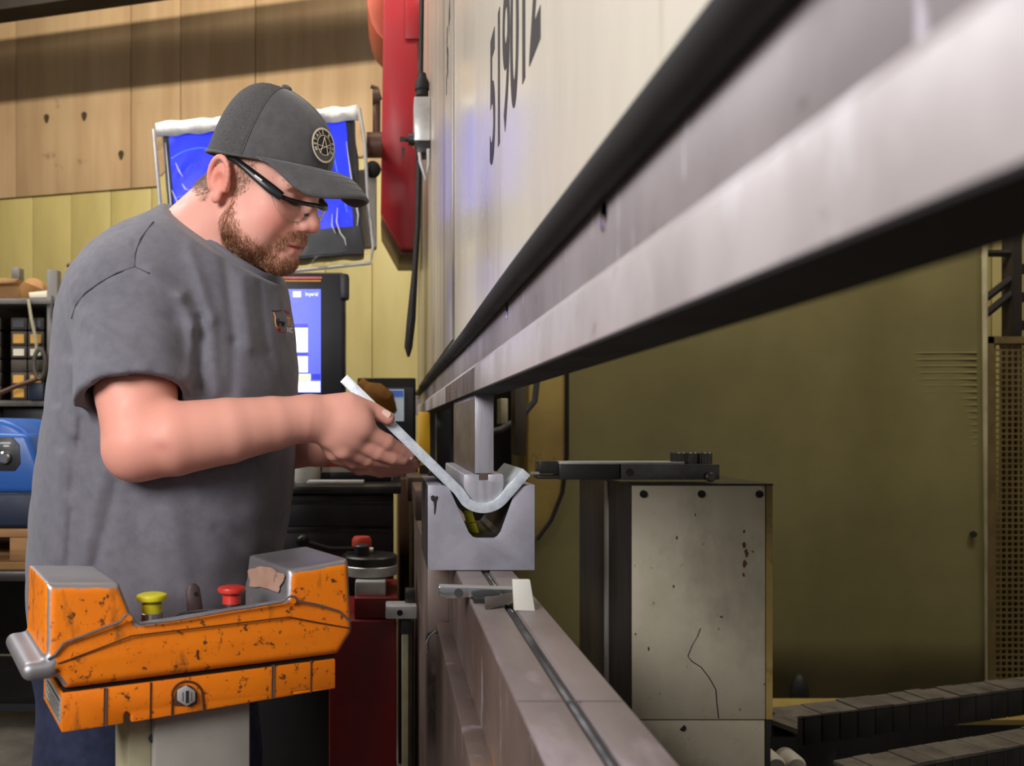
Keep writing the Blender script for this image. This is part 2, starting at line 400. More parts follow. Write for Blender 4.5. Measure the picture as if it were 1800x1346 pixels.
# ------------------------------------------------------------------ the setting
WB = math.atan(.26); WD = Vector((math.cos(WB), -math.sin(WB), 0)); WN = Vector((-math.sin(WB), -math.cos(WB), 0))
WO = Vector((0, 5.2, 0))
def wp(t, off, z): p = WO+WD*t+WN*off; return Vector((p.x, p.y, z))
struct('floor', MB().box(-5, 5.2, -2.5, 7.2, -.1, 0), 'concrete')
wall_b = struct('wall_back', MB().prism([wp(-5.2, 0, 0), wp(5.2, 0, 0), wp(5.2, -.12, 0), wp(-5.2, -.12, 0)], (0, 0, 5)), 'dark_gap')
SEAM = 2.767
def slab(t0, t1, off, z0, z1): return MB().prism([wp(t0, .002, z0), wp(t1, .002, z0), wp(t1, off, z0), wp(t0, off, z0)], (0, 0, z1-z0))
t = -4.9
while t < 4.9:
    obj('wall_board', slab(t, t+.296, .02+.003*random.random(), .02, SEAM-.004), 'wall_yellow', wall_b, bevel=.003); t += .3
t = -4.9; k = 0
while t < 4.9:
    w = (.52, .88, .36)[k % 3]; k += 1
    obj('plywood_sheet', slab(t, t+w-.006, .034+.004*random.random(), SEAM, 4.98), 'wall_tan', wall_b, bevel=.002); t += w
# dark knots and holes in the plywood
for px, py in ((82, 208), (213, 272), (148, 204)):
    d = Vector(((px-VX)/F, 1, 0)); tt = 0
    Yw = 5.2/(1+.26*(px-VX)/F)-.045; c = W(px, py, Yw)
    obj('knot_hole', MB().prism([c+WD*(math.cos(a)*.018*(1+.3*math.sin(3*a)))+Vector((0, 0, math.sin(a)*.03)) for a in [i*math.pi/5 for i in range(10)]], WN*.004), 'dark_gap', wall_b)
struct('ceiling', MB().box(-5, 5.2, -2.5, 7.2, 5, 5.1), 'roof_dark')
struct('wall_left', MB().box(-5.12, -5, -2.5, 7.2, 0, 5), 'wall_yellow')
struct('wall_right', MB().box(5.2, 5.32, -2.5, 7.2, 0, 5), 'wall_yellow')
bmz = MB().prism([wp(-5, .6, 3.655), wp(5, .6, 3.655), wp(5, .75, 3.655), wp(-5, .75, 3.655)], (0, 0, .30))
struct('trim_1', bmz, 'roof_dark', 'dark steel roof beam running along the back wall')

# ------------------------------------------------------------------ press brake
pb = thing('press_brake', 'large cream press brake with painted ram, steel clamp rail and long bed', 'press brake', (.2, 2, 0))
Y0, Y1 = -.35, 4.1
obj('ram', MB().box(.142, .205, Y0, Y1, CH+.15, CH+1.75), 'ram_paint', pb, bevel=.003)
obj('ram_cover', MB().box(.137, .1418, 1.86, Y1+.02, CH+.19, CH+1.75), 'ram_cover', pb, bevel=.0015)
obj('rail_plate', MB().box(.1412, .1445, Y0, Y1-.06, CH+.102, CH+.150), 'plate_grey', pb, bevel=.001)
prof = [(.1425, .150), (.1425, .104), (.1300, .0915), (.1300, .0545), (.150, .0545), (.150, .072), (.166, .072), (.166, .0545), (.178, .0545), (.182, .075), (.195, .10), (.195, .150)]
obj('clamp_rail', MB().prism([Vector((x, Y0, CH+z)) for x, z in prof], (0, Y1-.08-Y0, 0)), 'clamp_steel', pb, bevel=.0008)
obj('clamp_segment', MB().prism([Vector((x, 1.30, CH+z)) for x, z in [(.1292, .0905), (.1292, .0540), (.1296, .0536), (.1304, .054), (.1304, .0905)]], (0, .66, 0)), 'clamp_brown', pb)
obj('rail_shade', MB().box(.1308, .178, Y0, Y1-.09, CH+.0528, CH+.0544), 'black_rubber', pb)  # thin black slab, paints the shade under the clamp rail
# rounded far end of the rail
obj('rail_end', MB().cyl(W(0, 0, 1)*0+Vector((.148, Y1-.08, CH+.10)), Vector((.148, Y1+.02, CH+.10)), .045, n=24), 'clamp_steel', pb, smooth=True)
hp = [Vector((.134+.001*math.sin(y*5), y, CH+.158+.0015*math.sin(y*3.1))) for y in np.linspace(Y0, Y1-.05, 60)]
obj('rubber_hose', MB().tube(hp, .0125, 14), 'black_rubber', pb, smooth=True)
for px, py in ((1065, 378), (893, 545), (824, 603), (789, 643), (766, 664)):
    Yb = .1425*F/(px-VX); z = CH+(VY-py)/F*Yb
    b = obj('bolt_recess', MB().cyl((.1424, Yb, z), (.1412, Yb, z), .009, n=16), 'black_void', pb)
    obj('bolt_head', MB().lathe((.1412, Yb, z-.0055), [(.0055, 0), (.0055, .001), (.003, .0012)], (-1, 0, 0), 12), 'chrome', b)
# stencilled number
def on_ram(v): return Vector((.1416-v.z, .985-v.x, CH+.372+v.y*1.28))
V_, F_ = text_mesh('519012', .20, .0003, bold=.0035)
xs = [v.x for v in V_]; k = .40/(max(xs)-min(xs)); ys = [v.y for v in V_]; ky = .172/max(ys)
mbn = MB().add([Vector((.1417-v.z, 1.0-v.x*k, CH+.368+v.y*ky)) for v in V_], F_)
obj('stencilled_number', mbn, 'ink_black', pb, fixn=False)
# scraped stains on the cover edge
for px, py, r in ((787, 110, .02), (785, 150, .012), (790, 25, .02), (786, 70, .014)):
    Ys = .137*F/(px-VX); c = Vector((.1368, Ys, CH+(VY-py)/F*Ys))
    pts = [c+Vector((0, math.cos(a)*r*(.8+.6*random.random()), math.sin(a)*r*2*(.5+.8*random.random()))) for a in [i*math.pi/9 for i in range(18)]]
    obj('scrape_mark', MB().prism(pts, (-.0003, 0, 0)), 'ink_black', pb)
# bed
ZB = CH-.2330
obj('bed_plate', MB().box(.109, .149, Y0, Y1, .05, ZB), 'bed_steel', pb, bevel=.0015)
obj('bed_plate', MB().box(.163, .200, Y0, Y1, .05, ZB), 'bed_steel', pb, bevel=.0015)
obj('slot_floor', MB().box(.149, .163, Y0, Y1, .05, ZB-.012), 'black_void', pb)
obj('bed_ledge', MB().box(.0845, .1088, Y0, 1.55, .05, CH-.352), 'bed_brown', pb, bevel=.001)
obj('bed_front', MB().box(.0700, .1088, 1.56, Y1, .05, CH-.236), 'bed_brown', pb, bevel=.002)
obj('bed_face', MB().box(.1082, .1088, Y0, 1.555, CH-.352, ZB-.004), 'bed_brown', pb)
obj('bed_seam', MB().box(.1095, .1995, .724, .7255, ZB-.0005, ZB+.0002), 'die_side', pb)
# corrugated clamping tube in the slot
r_ = []; y = .3
path = []; rad = []
for i in range(2*310):
    path.append(Vector((.156, .32+i*.0017, ZB-.0062))); rad.append(.0046 if i % 2 else .0027)
obj('clamping_tube', MB().tube(path, rad, 8), 'chrome', pb, kind=None)
# hook on the ledge
hk = [W(752, 1146, 1.5), W(750, 1128, 1.5), W(754, 1116, 1.49), W(764, 1110, 1.48), W(772, 1112, 1.50)]
obj('lifting_hook', MB().tube(hk, [.003, .004, .004, .0035, .003], 8), 'chrome', pb, smooth=True)
# stepped tooling rail ends beyond the die
for i, (z, yy) in enumerate(((-.20, 1.75), (-.13, 2.15), (-.13, 2.7))):
    obj('bed_step', MB().box(.072-.006*i, .13, yy, yy+.32, CH-.236, CH+z-.03), 'clamp_brown', pb, bevel=.003)
# far side frame with throat
pts = [(930, 640), (1000, 640), (1000, 800), (992, 865), (972, 915), (944, 952), (925, 960)]
obj('side_frame', MB().prism([W(x, y, 3.45) for x, y in pts], (0, .12, 0)), 'frame_tan', pb, bevel=.006)
ed = [(997, 640), (997, 800), (989, 865), (969, 914), (944, 948)]
obj('frame_edge', MB().tube([W(x, y, 3.445) for x, y in ed], .008, 8), 'black_rubber', pb, smooth=True)
obj('frame_web', MB().box(.16, .58, 3.9, 3.98, .6, 1.55), 'bench_black', pb)
cab = [W(945, 660, 3.3), W(940, 705, 3.3), W(915, 735, 3.3), (W(880, 755, 3.3)), W(858, 760, 3.3)]
obj('cable', MB().tube(cab, .012, 8), 'monitor_grey', pb, smooth=True)
for x0, x1, y0, y1, m in ((905, 925, 680, 800, 'bin_dark'), (880, 893, 700, 745, 'cream_pipe'), (768, 792, 700, 830, 'monitor_dark')):
    obj('back_bracket', MB().prism([W(x0, y0, 3.1), W(x1, y0, 3.1), W(x1, y1, 3.1), W(x0, y1, 3.1)], (0, .1, 0)), m, pb, bevel=.004)
obj('side_column', MB().box(W(700, 0, 2.95).x, W(741, 0, 2.95).x, 2.98, 3.5, .02, W(0, 842, 2.95).z), 'machine_brown', pb, bevel=.006)
obj('column_plate', MB().box(W(704, 0, 3.2).x, W(738, 0, 3.2).x, 3.2, 3.3, W(0, 850, 3.2).z, W(0, 788, 3.2).z), 'bench_black', pb, bevel=.004)
# red head of the side frame
hd = thing('machine_arm', 'red painted steel arm with slanted brown end beside the ram', 'machine arm', W(700, 400, 3.55))
obj('arm_plate', MB().prism([W(x, y, 3.5) for x, y in ((674, -60), (735, -60), (735, 437), (705, 437), (669, 374), (674, 10))], (0, .38, 0)), 'machine_red', hd, bevel=.006)
obj('arm_cap', MB().prism([W(x, y, 3.49) for x, y in ((714, -60), (739, -60), (739, 68), (712, 68))], (0, .03, 0)), 'machine_red', hd, bevel=.004)
obj('arm_shoe', MB().prism([W(x, y, 3.55) for x, y in ((671, 380), (705, 439), (735, 439), (735, 450), (701, 450), (669, 392))], (0, .34, 0)), 'machine_brown', hd, bevel=.003)
arc = [(674, -80)]+[(674+30*math.cos(a)-2, 8+62*math.sin(a)) for a in np.linspace(math.pi*.98, math.pi*.55, 8)]+[(682, -80)]
obj('arm_shroud', MB().prism([W(x, y, 3.6) for x, y in ((640, -80), (646, 10), (652, 38), (662, 58), (674, 70), (680, 70), (680, -80))], (0, .3, 0)), 'arm_orange', hd, bevel=.006)

# ------------------------------------------------------------------ switch box on the ram
sw = thing('switch_box', 'small cream key switch box with black gland on the ram', 'switch box', W(752, 300, 2.9))
def pbx(x0, x1, y0, y1, Y, d): return MB().prism([W(x0, y0, Y), W(x1, y0, Y), W(x1, y1, Y), W(x0, y1, Y)], (0, d, 0))
obj('housing', pbx(728, 757, 169, 247, 2.80, .09), 'zinc', sw, bevel=.004)
gl = MB().lathe(W(742, 169, 2.84), [(.021, 0), (.021, .02), (.024, .02), (.024, .045), (.016, .06), (.013, .075)], n=16)
obj('cable_gland', gl, 'black_rubber', sw, smooth=True)
obj('lower_cover', pbx(732, 757, 249, 268, 2.80, .08), 'plastic_dark', sw, bevel=.004)
obj('bracket', MB().tube([W(737, 268, 2.8), W(739, 285, 2.8), W(748, 316, 2.8), W(753, 290, 2.8), W(753, 262, 2.8)], .006, 8), 'zinc', sw)
lk = obj('key_lock', MB().cyl(W(728, 245, 2.83), W(718, 245, 2.83), .022, .018, 16).cyl(W(718, 245, 2.83), W(712, 245, 2.83), .008, n=12), 'plastic_dark', sw, smooth=True)
kb = MB().prism([W(703, 240, 2.83), W(716, 241, 2.83), W(716, 247, 2.83), W(703, 249, 2.83)], (0, .004, 0)).prism([W(706, 259, 2.83), W(712, 259, 2.83), W(710, 276, 2.83), W(708, 279, 2.83)], (0, .004, 0))
obj('key', kb, 'dark_metal', lk)
ob = [W(742, -40, 3.0), W(740, 110, 3.0), W(737, 260, 2.98), W(734, 400, 2.96), W(729, 480, 2.94), W(723, 560, 2.93), W(718, 610, 2.93), W(718, 627, 2.93)]
one('power_cable', MB().tube(ob, [.012, .012, .014, .014, .015, .022, .02, .006], 12, flat=.7), 'black_rubber', 'thick black cable hanging down beside the end of the ram', 'cable', smooth=True)

# ------------------------------------------------------------------ tooling
YD = 1.38
dv = []
def L_(x, y): return W(x, y, YD)
outl = [(752, 852), (766, 852)]+[(773+20*math.sin(a), 867-15*math.cos(a)) for a in np.linspace(.15, 1.05, 6)]+[(824, 935), (831, 943), (838, 945), (868, 945), (874, 942), (880, 934)]+[(930-30*math.sin(a), 882-29*math.cos(a)) for a in np.linspace(1.05, .1, 6)]+[(940, 852), (940, 1002), (752, 1002)]
die = thing('bending_die', 'grey machined steel V die block standing on the press bed', 'die', Vector(((L_(846, 0).x), 1.5, ZB)))
dm = MB().prism([L_(*p) for p in outl], (0, .25, 0)); obj('die_block', dm, 'die_steel', die, bevel=.0006)
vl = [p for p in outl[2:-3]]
obj('v_shade', MB().grid([[L_(*p)+Vector((0, .0015, .0003)), L_(*p)+Vector((0, .2485, .0003))] for p in vl]), 'box_dark', die)  # dark sheet over the V faces, paints the shade inside
obj('die_tang', MB().box(.1495, .1625, YD+.02, YD+.2, ZB-.009, ZB+.004), 'die_steel', die)
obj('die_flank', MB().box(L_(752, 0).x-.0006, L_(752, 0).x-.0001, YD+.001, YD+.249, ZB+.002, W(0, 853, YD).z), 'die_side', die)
st = [(757, 872), (762, 870), (765, 873), (768, 871), (771, 874), (768, 881), (767, 892), (765, 904), (763, 904), (763, 890), (762, 882), (758, 879)]
obj('oil_stain', MB().prism([W(x, y, YD-.0001) for x, y in st], (0, -.0002, 0)), 'dark_metal', die)
# yellow tag glimpsed through the V, on a bench stop behind
one('yellow_tag', MB().prism([W(814, 896, 1.44), W(830, 897, 1.44), W(836, 917, 1.44), W(820, 920, 1.44)], (0, .006, 0)).prism([W(820, 920, 1.443), W(836, 917, 1.443), W(843, 937.4, 1.443), W(828, 937.4, 1.443)], (0, .004, 0)), 'button_yellow', 'small bright yellow tag lying in the V of the die', 'tag', bevel=.001)
ph = thing('punch_holder', 'rectangular steel punch bar hanging from the clamp rail', 'punch', W(850, 830, 1.5))
obj('holder_bar', MB().prism([W(x, y, YD) for x, y in ((835, 692), (868, 692), (868, 832), (835, 832))], (0, .45, 0)), 'punch_steel', ph, bevel=.0012)
xl = W(835, 0, YD).x
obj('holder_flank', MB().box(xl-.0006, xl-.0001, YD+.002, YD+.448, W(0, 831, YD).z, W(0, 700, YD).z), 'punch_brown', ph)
obj('holder_tenon', MB().prism([W(x, y, YD) for x, y in ((843, 831.8), (857.5, 831.8), (857.5, 843), (843, 843))], (0, .45, 0)), 'clamp_brown', ph)
rp = [(815.5, 836), (817.5, 833.5), (842.3, 833.5), (842.3, 843.6), (858.2, 843.6), (858.2, 833.5), (883, 833.5), (885, 836)]+[(850.2+34.8*math.cos(a), 850+34*math.sin(a)) for a in np.linspace(0, math.pi, 22)]
one('round_punch', MB().prism([W(x, y, YD) for x, y in rp], (0, .45, 0)), 'round_steel', 'half-round steel punch nose under the punch bar pressing the plate', 'punch', bevel=.0005)
# bent plate: centre line
pl = [(603, 664), (812.5, 869)]
cl = [(x, y) for x, y in [(604, 664.5), (660, 719.5), (716, 774.5), (772, 829.5), (806, 862.5)]]
cx, cy, R = 849.5, 849, 44.5
th0 = math.radians(138); th1 = math.radians(40)
cl += [(cx+R*math.cos(a)*1.02, cy+R*math.sin(a)*.985) for a in np.linspace(th0-.12, th1, 14)]
cl += [(905, 853.5), (926, 829.5)]
def offset(c, o):
    r = []
    for i, (x, y) in enumerate(c):
        x0, y0 = c[max(i-1, 0)]; x1, y1 = c[min(i+1, len(c)-1)]; dx, dy = x1-x0, y1-y0; l = math.hypot(dx, dy); r.append((x-dy/l*o, y+dx/l*o))
    return r
po = offset(cl, 9.0)+offset(cl, -9.0)[::-1]
plate = thing('bent_plate', 'bright steel plate bent into a J under the punch, held by the man', 'plate', W(850, 885, 1.48))
obj('plate_body', MB().prism([W(x, y, YD-.006) for x, y in po], (0, .225, 0)), 'plate_edge', plate, bevel=.0007)
c2 = offset(cl, -9.25)
strip = c2[-5:]
mb = MB(); P = [[W(x, y, YD-.003), W(x, y, YD-.003)+Vector((0, .219, 0))] for x, y in strip]
obj('mill_scale', mb.grid(P), 'punch_brown', plate, smooth=True)

# small clips on the bed
cs = thing('sheet_clip', 'shiny folded sheet metal clip lying across the press bed', 'clip', W(850, 1062, 1.2))
ZC = lambda y, Y: W(0, y, Y).z
def px_prism(pts, Y, d): return MB().prism([W(x, y, Y) for x, y in pts], (0, d, 0))
obj('clip_strip', px_prism(((772, 1031), (925, 1036), (925, 1040), (800, 1052), (786, 1052), (772, 1046)), 1.15, .004), 'chrome', cs, bevel=.001)
obj('clip_lip', MB().prism([W(772, 1031, 1.15), W(928, 1037, 1.15), W(926, 1033, 1.175), W(772, 1028, 1.175)], (0, 0, .0015)), 'zinc', cs)
obj('clip_fold', MB().prism([W(852, 1049, 1.125), W(928, 1040, 1.125), W(928, 1051, 1.11), W(853, 1073, 1.085)], (0, .003, 0)), 'finger_steel', cs, bevel=.0006)
obj('clip_hole', MB().cyl(W(806, 1042, 1.1495), W(806, 1042, 1.1488), .006, n=16), 'dark_metal', cs)
obj('clip_base', MB().box(.112, .150, 1.125, 1.18, ZB, ZB+.006), 'dark_metal', cs)
sp = thing('setting_block', 'small flat pale grey metal block standing on the bed slot', 'block', W(922, 1076, 1.2))
obj('block_face', px_prism(((901, 1019), (932, 1019), (941, 1074), (904, 1073)), 1.080, .008), 'white_plastic', sp, bevel=.001)
obj('block_foot', MB().box(.165, .184, 1.088, 1.12, ZB, ZB+.006), 'dark_metal', sp)

# ------------------------------------------------------------------ backgauge tower
bg = thing('backgauge', 'dirty cream backgauge tower with dark side and steel stop finger', 'backgauge', Vector((.54, 1.7, 0)))
YG = 1.5
def g(x, y, Y=YG): return W(x, y, Y)
xg0, xg1, xg2 = g(1111, 0).x, g(1345, 0).x, g(1357, 0).x
zt, zs = g(0, 852).z, g(0, 1264).z
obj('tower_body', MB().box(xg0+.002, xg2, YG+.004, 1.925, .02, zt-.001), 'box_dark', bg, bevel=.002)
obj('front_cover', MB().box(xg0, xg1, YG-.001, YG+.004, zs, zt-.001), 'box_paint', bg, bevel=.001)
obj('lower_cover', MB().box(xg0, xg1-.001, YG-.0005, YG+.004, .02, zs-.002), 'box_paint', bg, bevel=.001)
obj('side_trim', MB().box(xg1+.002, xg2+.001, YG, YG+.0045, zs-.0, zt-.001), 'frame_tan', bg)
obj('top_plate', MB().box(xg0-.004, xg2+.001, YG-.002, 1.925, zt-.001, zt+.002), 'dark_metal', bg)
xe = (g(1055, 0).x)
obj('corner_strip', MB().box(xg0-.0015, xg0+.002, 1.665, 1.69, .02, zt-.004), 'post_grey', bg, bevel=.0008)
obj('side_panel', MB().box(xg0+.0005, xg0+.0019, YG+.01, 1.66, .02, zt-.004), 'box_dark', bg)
for x in (1131, 1233, 1335):
    s_ = obj('screw', MB().lathe(g(x, 868, YG-.001), [(.0068, 0), (.0068, .002), (.0055, .0045), (.002, .005)], (0, -1, 0), 14), 'screw_black', bg, smooth=True)
obj('cover_hole', MB().cyl(g(1200, 1279, YG-.0006), g(1200, 1279, YG-.0012), .0058, n=16), 'black_void', bg)
crk = [(1231, 1104), (1226, 1118), (1217, 1133), (1209, 1153), (1216, 1162), (1232, 1172), (1246, 1190), (1254, 1204), (1258, 1211), (1260, 1235), (1263, 1262)]
obj('paint_crack', MB().tube([g(x, y, YG-.0011) for x, y in crk], .0009, 6), 'screw_black', bg)
for sx, sy, r in ((1308, 958, .005), (1312, 972, .006), (1309, 990, .0065), (1307, 1010, .004), (1308, 934, .003), (1190, 945, .003), (1184, 1030, .003), (1140, 1140, .003), (1222, 905, .0025)):
    p = [g(sx, sy, YG-.0011)+Vector((math.cos(a)*r*(.5+.7*random.random())*.7, 0, math.sin(a)*r*(.6+.8*random.random()))) for a in [i*math.pi/5 for i in range(10)]]
    obj('paint_chip', MB().prism(p, (0, -.0003, 0)), 'machine_brown', bg)
# stop finger
fz0, fz1 = g(0, 843).z, g(0, 816).z
obj('finger_base', MB().box(g(1092, 0).x, g(1265, 0).x, YG+.0, YG+.07, fz0, fz1), 'finger_steel', bg, bevel=.001)
obj('finger_bar', MB().box(g(984, 0).x, g(1090, 0).x, YG+.002, YG+.062, fz0, fz1), 'dark_metal', bg, bevel=.001)
obj('finger_plate', MB().box(g(984, 0).x, g(1205, 0).x, YG+.004, YG+.06, fz1, fz1+.004), 'zinc', bg, bevel=.0008)
obj('finger_tip', MB().box(g(950, 0).x, g(984, 0).x, YG+.01, YG+.055, g(0, 833).z, g(0, 811).z), 'dark_metal', bg, bevel=.001)
obj('finger_pad', MB().box(g(946, 0).x, g(984, 0).x, YG+.004, YG+.05, g(0, 842).z, g(0, 836).z), 'dark_metal', bg, bevel=.0006)
obj('finger_pin', MB().box(g(935, 0).x, g(952, 0).x, YG+.012, YG+.022, g(0, 834).z, g(0, 830).z), 'zinc', bg)
obj('finger_screw', MB().cyl(g(1107, 830, YG-.0003), g(1107, 830, YG-.002), .007, n=16), 'screw_black', bg)
obj('finger_bolt', MB().lathe(g(1248, 838, YG), [(.009, 0), (.009, .004), (.006, .006)], (0, -1, 0), 14), 'finger_steel', bg)
for x in (1192, 1213, 1238):
    c = g(x, 816, YG+.03)
    mbk = MB(); n = 40
    ring = lambda r, z: [c+Vector((math.cos(2*math.pi*i/n)*(r-(.0008 if i % 2 else 0)), math.sin(2*math.pi*i/n)*(r-(.0008 if i % 2 else 0)), z)) for i in range(n)]
    P = [ring(.0135, .0), ring(.0135, .020), ring(.0118, .022), ring(.002, .022)]
    obj('knurled_knob', mbk.grid(P, True), 'finger_steel', bg)

# ------------------------------------------------------------------ right-hand background
gp = thing('guard_panel', 'tall olive painted sheet metal guard panel behind the press', 'panel', W(1360, 0, 3.6)*1)
gp.location.z = 0
xa, xb = W(900, 0, 3.6).x, W(1730, 0, 3.6).x
mbp = MB(); n = 60; P = []
for i in range(n+1):
    x = xa+(xb-xa)*i/n; row = []
    for z in np.linspace(.02, 2.6, 10): row.append(Vector((x, 3.6+.014*math.sin(x*2.1+z*.9)+.02*math.exp(-((x-xb+.3)/.16)**2), z)))
    P.append(row)
o = obj('panel_sheet', mbp.grid(P), 'olive_paint', gp, smooth=True)
sd = o.modifiers.new('thickness', 'SOLIDIFY'); sd.thickness = .004
obj('panel_edge', MB().box(xb-.004, xb+.006, 3.585, 3.64, .02, 2.6), 'cream_pipe', gp, bevel=.002)
obj('latch_hole', MB().cyl(W(1711, 939, 3.585), W(1711, 939, 3.57), .014, n=14), 'black_void', gp)
for i in range(16):     # pressed ribs
    z = W(0, 620+i*11.5, 3.6).z
    obj('pressed_rib', MB().tube([Vector((xb-.30, 3.6215, z)), Vector((xb-.03, 3.6035, z))], .005, 8), 'olive_paint', gp, smooth=True)
# mesh screen
ms = thing('mesh_screen', 'tan perforated metal screen standing beside the olive guard panel', 'screen', W(1780, 0, 3.72)*1); ms.location.z = 0
mx0, mx1, mz1 = W(1736, 0, 3.72).x, 3.5, W(0, 592, 3.72).z
obj('screen_frame', MB().box(mx0-.01, mx0+.015, 3.70, 3.74, .02, mz1).box(mx0-.01, mx1, 3.70, 3.74, mz1-.03, mz1).box(mx1-.02, mx1, 3.70, 3.74, .02, mz1), 'mesh_tan', ms)
mb = MB(); z = .1; r = 0
while z < mz1-.02:
    mb.box(mx0, mx1, 3.716, 3.722, z, z+.008); z += .026
x = mx0
while x < mx1:
    mb.box(x, x+.008, 3.7165, 3.7215, .1, mz1-.02); x += .026
obj('screen_lattice', mb, 'mesh_tan', ms, kind='stuff', fixn=False)
tr = thing('steel_column', 'dark steel lattice column with diagonal braces behind the mesh screen', 'column', W(1790, 0, 4.0)*1); tr.location.z = 0
obj('column_post', MB().box(W(1782, 0, 4.0).x, W(1797, 0, 4.0).x, 4.0, 4.08, 0, 3.2), 'roof_dark', tr)
obj('column_post', MB().box(W(1822, 0, 4.0).x, W(1836, 0, 4.0).x, 4.0, 4.08, 0, 3.2), 'roof_dark', tr)
for y in (470, 520, 570):
    obj('column_rung', MB().box(W(1797, 0, 4.0).x, W(1822, 0, 4.0).x, 4.02, 4.06, W(0, y+8, 4).z, W(0, y-8, 4).z), 'roof_dark', tr)
for a, b in (((1733, 445), (1782, 445)), ((1733, 524), (1782, 486)), ((1733, 552), (1782, 512))):
    obj('brace', MB().tube([W(*a, 4.03), W(*b, 4.03)], .018, 6), 'roof_dark', tr)
# drag chains
def chain_thing(p0, p1, n, label, h, w=.07):
    c = thing('cable_chain', label, 'cable chain', (p0+p1)/2+Vector((0, 0, -h)), 'cable chains behind the bed')
    d = (p1-p0)/n; u = d.normalized(); s = Vector((-u.y, u.x, 0)).normalized()
    for i in range(n):
        a = p0+d*i; b = a+d*.94
        q = [a-s*w/2, b-s*w/2, b+s*w/2, a+s*w/2]
        obj('chain_link', MB().prism([v+Vector((0, 0, -h)) for v in q], (0, 0, h*.94)), 'chain_black', c, bevel=.004)
        obj('dust_cap', MB().prism([v+Vector((0, 0, -h*.06)) for v in q], (0, 0, h*.06+.004*random.random())), 'chain_dust', c)
chain_thing(W(1362, 1254, 2.0), W(1830, 1196, 2.24), 16, 'dusty black cable chain running from the backgauge towards the mesh screen', .07)
chain_thing(W(1490, 1350, 1.7), W(1850, 1284, 1.90), 12, 'dusty black cable chain lying lowest, in front of the other chain', .075)
bx = thing('motor_block', 'grey dusty motor housing beside the foot of the backgauge', 'motor', W(1382, 1346, 1.75))
obj('motor_lid', MB().prism([W(1352, 1272, 1.72), W(1402, 1290, 1.72), W(1402, 1268, 1.95), W(1362, 1262, 1.95)], (0, 0, .01)), 'chain_dust', bx)
obj('motor_body', px_prism(((1352, 1294), (1402, 1294), (1402, 1330), (1352, 1330)), 1.72, .18), 'chain_black', bx, bevel=.004)
obj('motor_foot', px_prism(((1340, 1331), (1410, 1331), (1410, 1700), (1340, 1700)), 1.73, .16), 'box_dark', bx)
pn = thing('grease_pipe', 'pair of pale round pipe ends under the motor housing', 'pipe', W(1380, 1346, 1.68))
for x in (1357, 1392): obj('pipe', MB().lathe(W(x, 1343, 1.69), [(.019, 0), (.023, -.006), (.023, -.25)][::-1] if False else [(.023, -.03), (.023, .012), (.018, .02)], (0, -1, 0), 18), 'pipe_pale', pn, smooth=True)
rl = thing('base_rail', 'dark steel base rail along the floor behind the chains', 'rail', (1.6, 2.6, 0))
obj('rail', MB().box(.7, 3.2, 2.55, 2.7, 0, .32), 'box_dark', rl, bevel=.01)
obj('rail_cap', MB().box(.7, 3.2, 2.52, 2.72, .32, .335), 'frame_tan', rl)
one('shop_rag', MB().ell(W(1405, 1224, 3.5)*1+Vector((0,0,.0)), (.04, .035, W(1405, 1224, 3.5).z), 10, 8), 'chain_black', 'crumpled dark rag stuck at the foot of the olive panel', 'rag', smooth=True)

# ------------------------------------------------------------------ orange two-hand control console
CA = W(115, 1213, .98); ANG = math.radians(30)
CU = Vector((math.cos(ANG), math.sin(ANG), 0)); CV = Vector((-math.sin(ANG), math.cos(ANG), 0))
def cfp(px, py, v=0.0):          # pixel on the console's front plane (v back) -> (u, w)
    d = Vector(((px-VX)/F, 1, (VY-py)/F)); o = Vector((0, 0, CH)); n = CV
    A = CA+CV*v; t = (A-o).dot(n)/d.dot(n); q = o+d*t-A
    return q.dot(CU), q.z
def cw(u, v, w): return CA+CU*u+CV*v+Vector((0, 0, w))
def cpx(px, py, v=0.0, dv=0.0):
    u, w = cfp(px, py, v); return cw(u, v+dv, w)
con = thing('control_console', 'scratched orange two-hand control console on a grey post', 'control console', (cw(.17, .09, 0).x, cw(.17, .09, 0).y, 0))
FP = [cfp(*p) for p in ((80, 1160), (116, 1213), (597, 1151), (622, 1112), (622, 984), (514, 1003), (508, 1051), (242, 1094), (216, 1027), (84, 1027))]
DEP = .165
cA = np.array(CA); cU = np.array(CU); cV = np.array(CV)
def to_c(P): q = P-cA; return np.stack([q@cU, q@cV, q[:, 2]], 1)
uL0, wL0 = cfp(84, 1027); uR0, wR0 = cfp(514, 1003)
DL, DR, DG = cfp(242, 1094), cfp(508, 1051), cfp(216, 1027)
def console_sdf(P):
    q = to_c(P); r = .011
    lean = .12*np.clip(q[:, 2]-.03, 0, .2)
    d2 = poly2(q[:, [0, 2]], FP)+r
    vv = np.abs(q[:, 1]-DEP/2-lean*.5)-(DEP/2-lean*.5-r)
    a = np.stack([d2, vv], 1)
    d = np.linalg.norm(np.maximum(a, 0), axis=1)+np.minimum(a.max(1), 0)-r
    uL = np.interp(q[:, 2], [DL[1], DG[1]], [DL[0], DG[0]]); wf = DL[1]+(DR[1]-DL[1])*(q[:, 0]-DL[0])/(DR[0]-DL[0])
    cv_ = np.maximum(np.maximum((wf-.36*(q[:, 1]-.006)-q[:, 2])*.94, uL-q[:, 0]), np.maximum(q[:, 0]-DR[0], .008-q[:, 1]))
    d = smax(d, -cv_, .005)
    # bumper bar round the left end
    u0, w0 = cfp(78, 1172)
    b = rbox(q, (u0-.004, DEP/2, w0-.004), (.020, DEP/2+.004, .011), .0105)
    return smin(d, b, .008)
pts = np.array([cw(u, v, w) for u in (-.09, .42) for v in (-.05, .24) for w in (-.06, .2)])
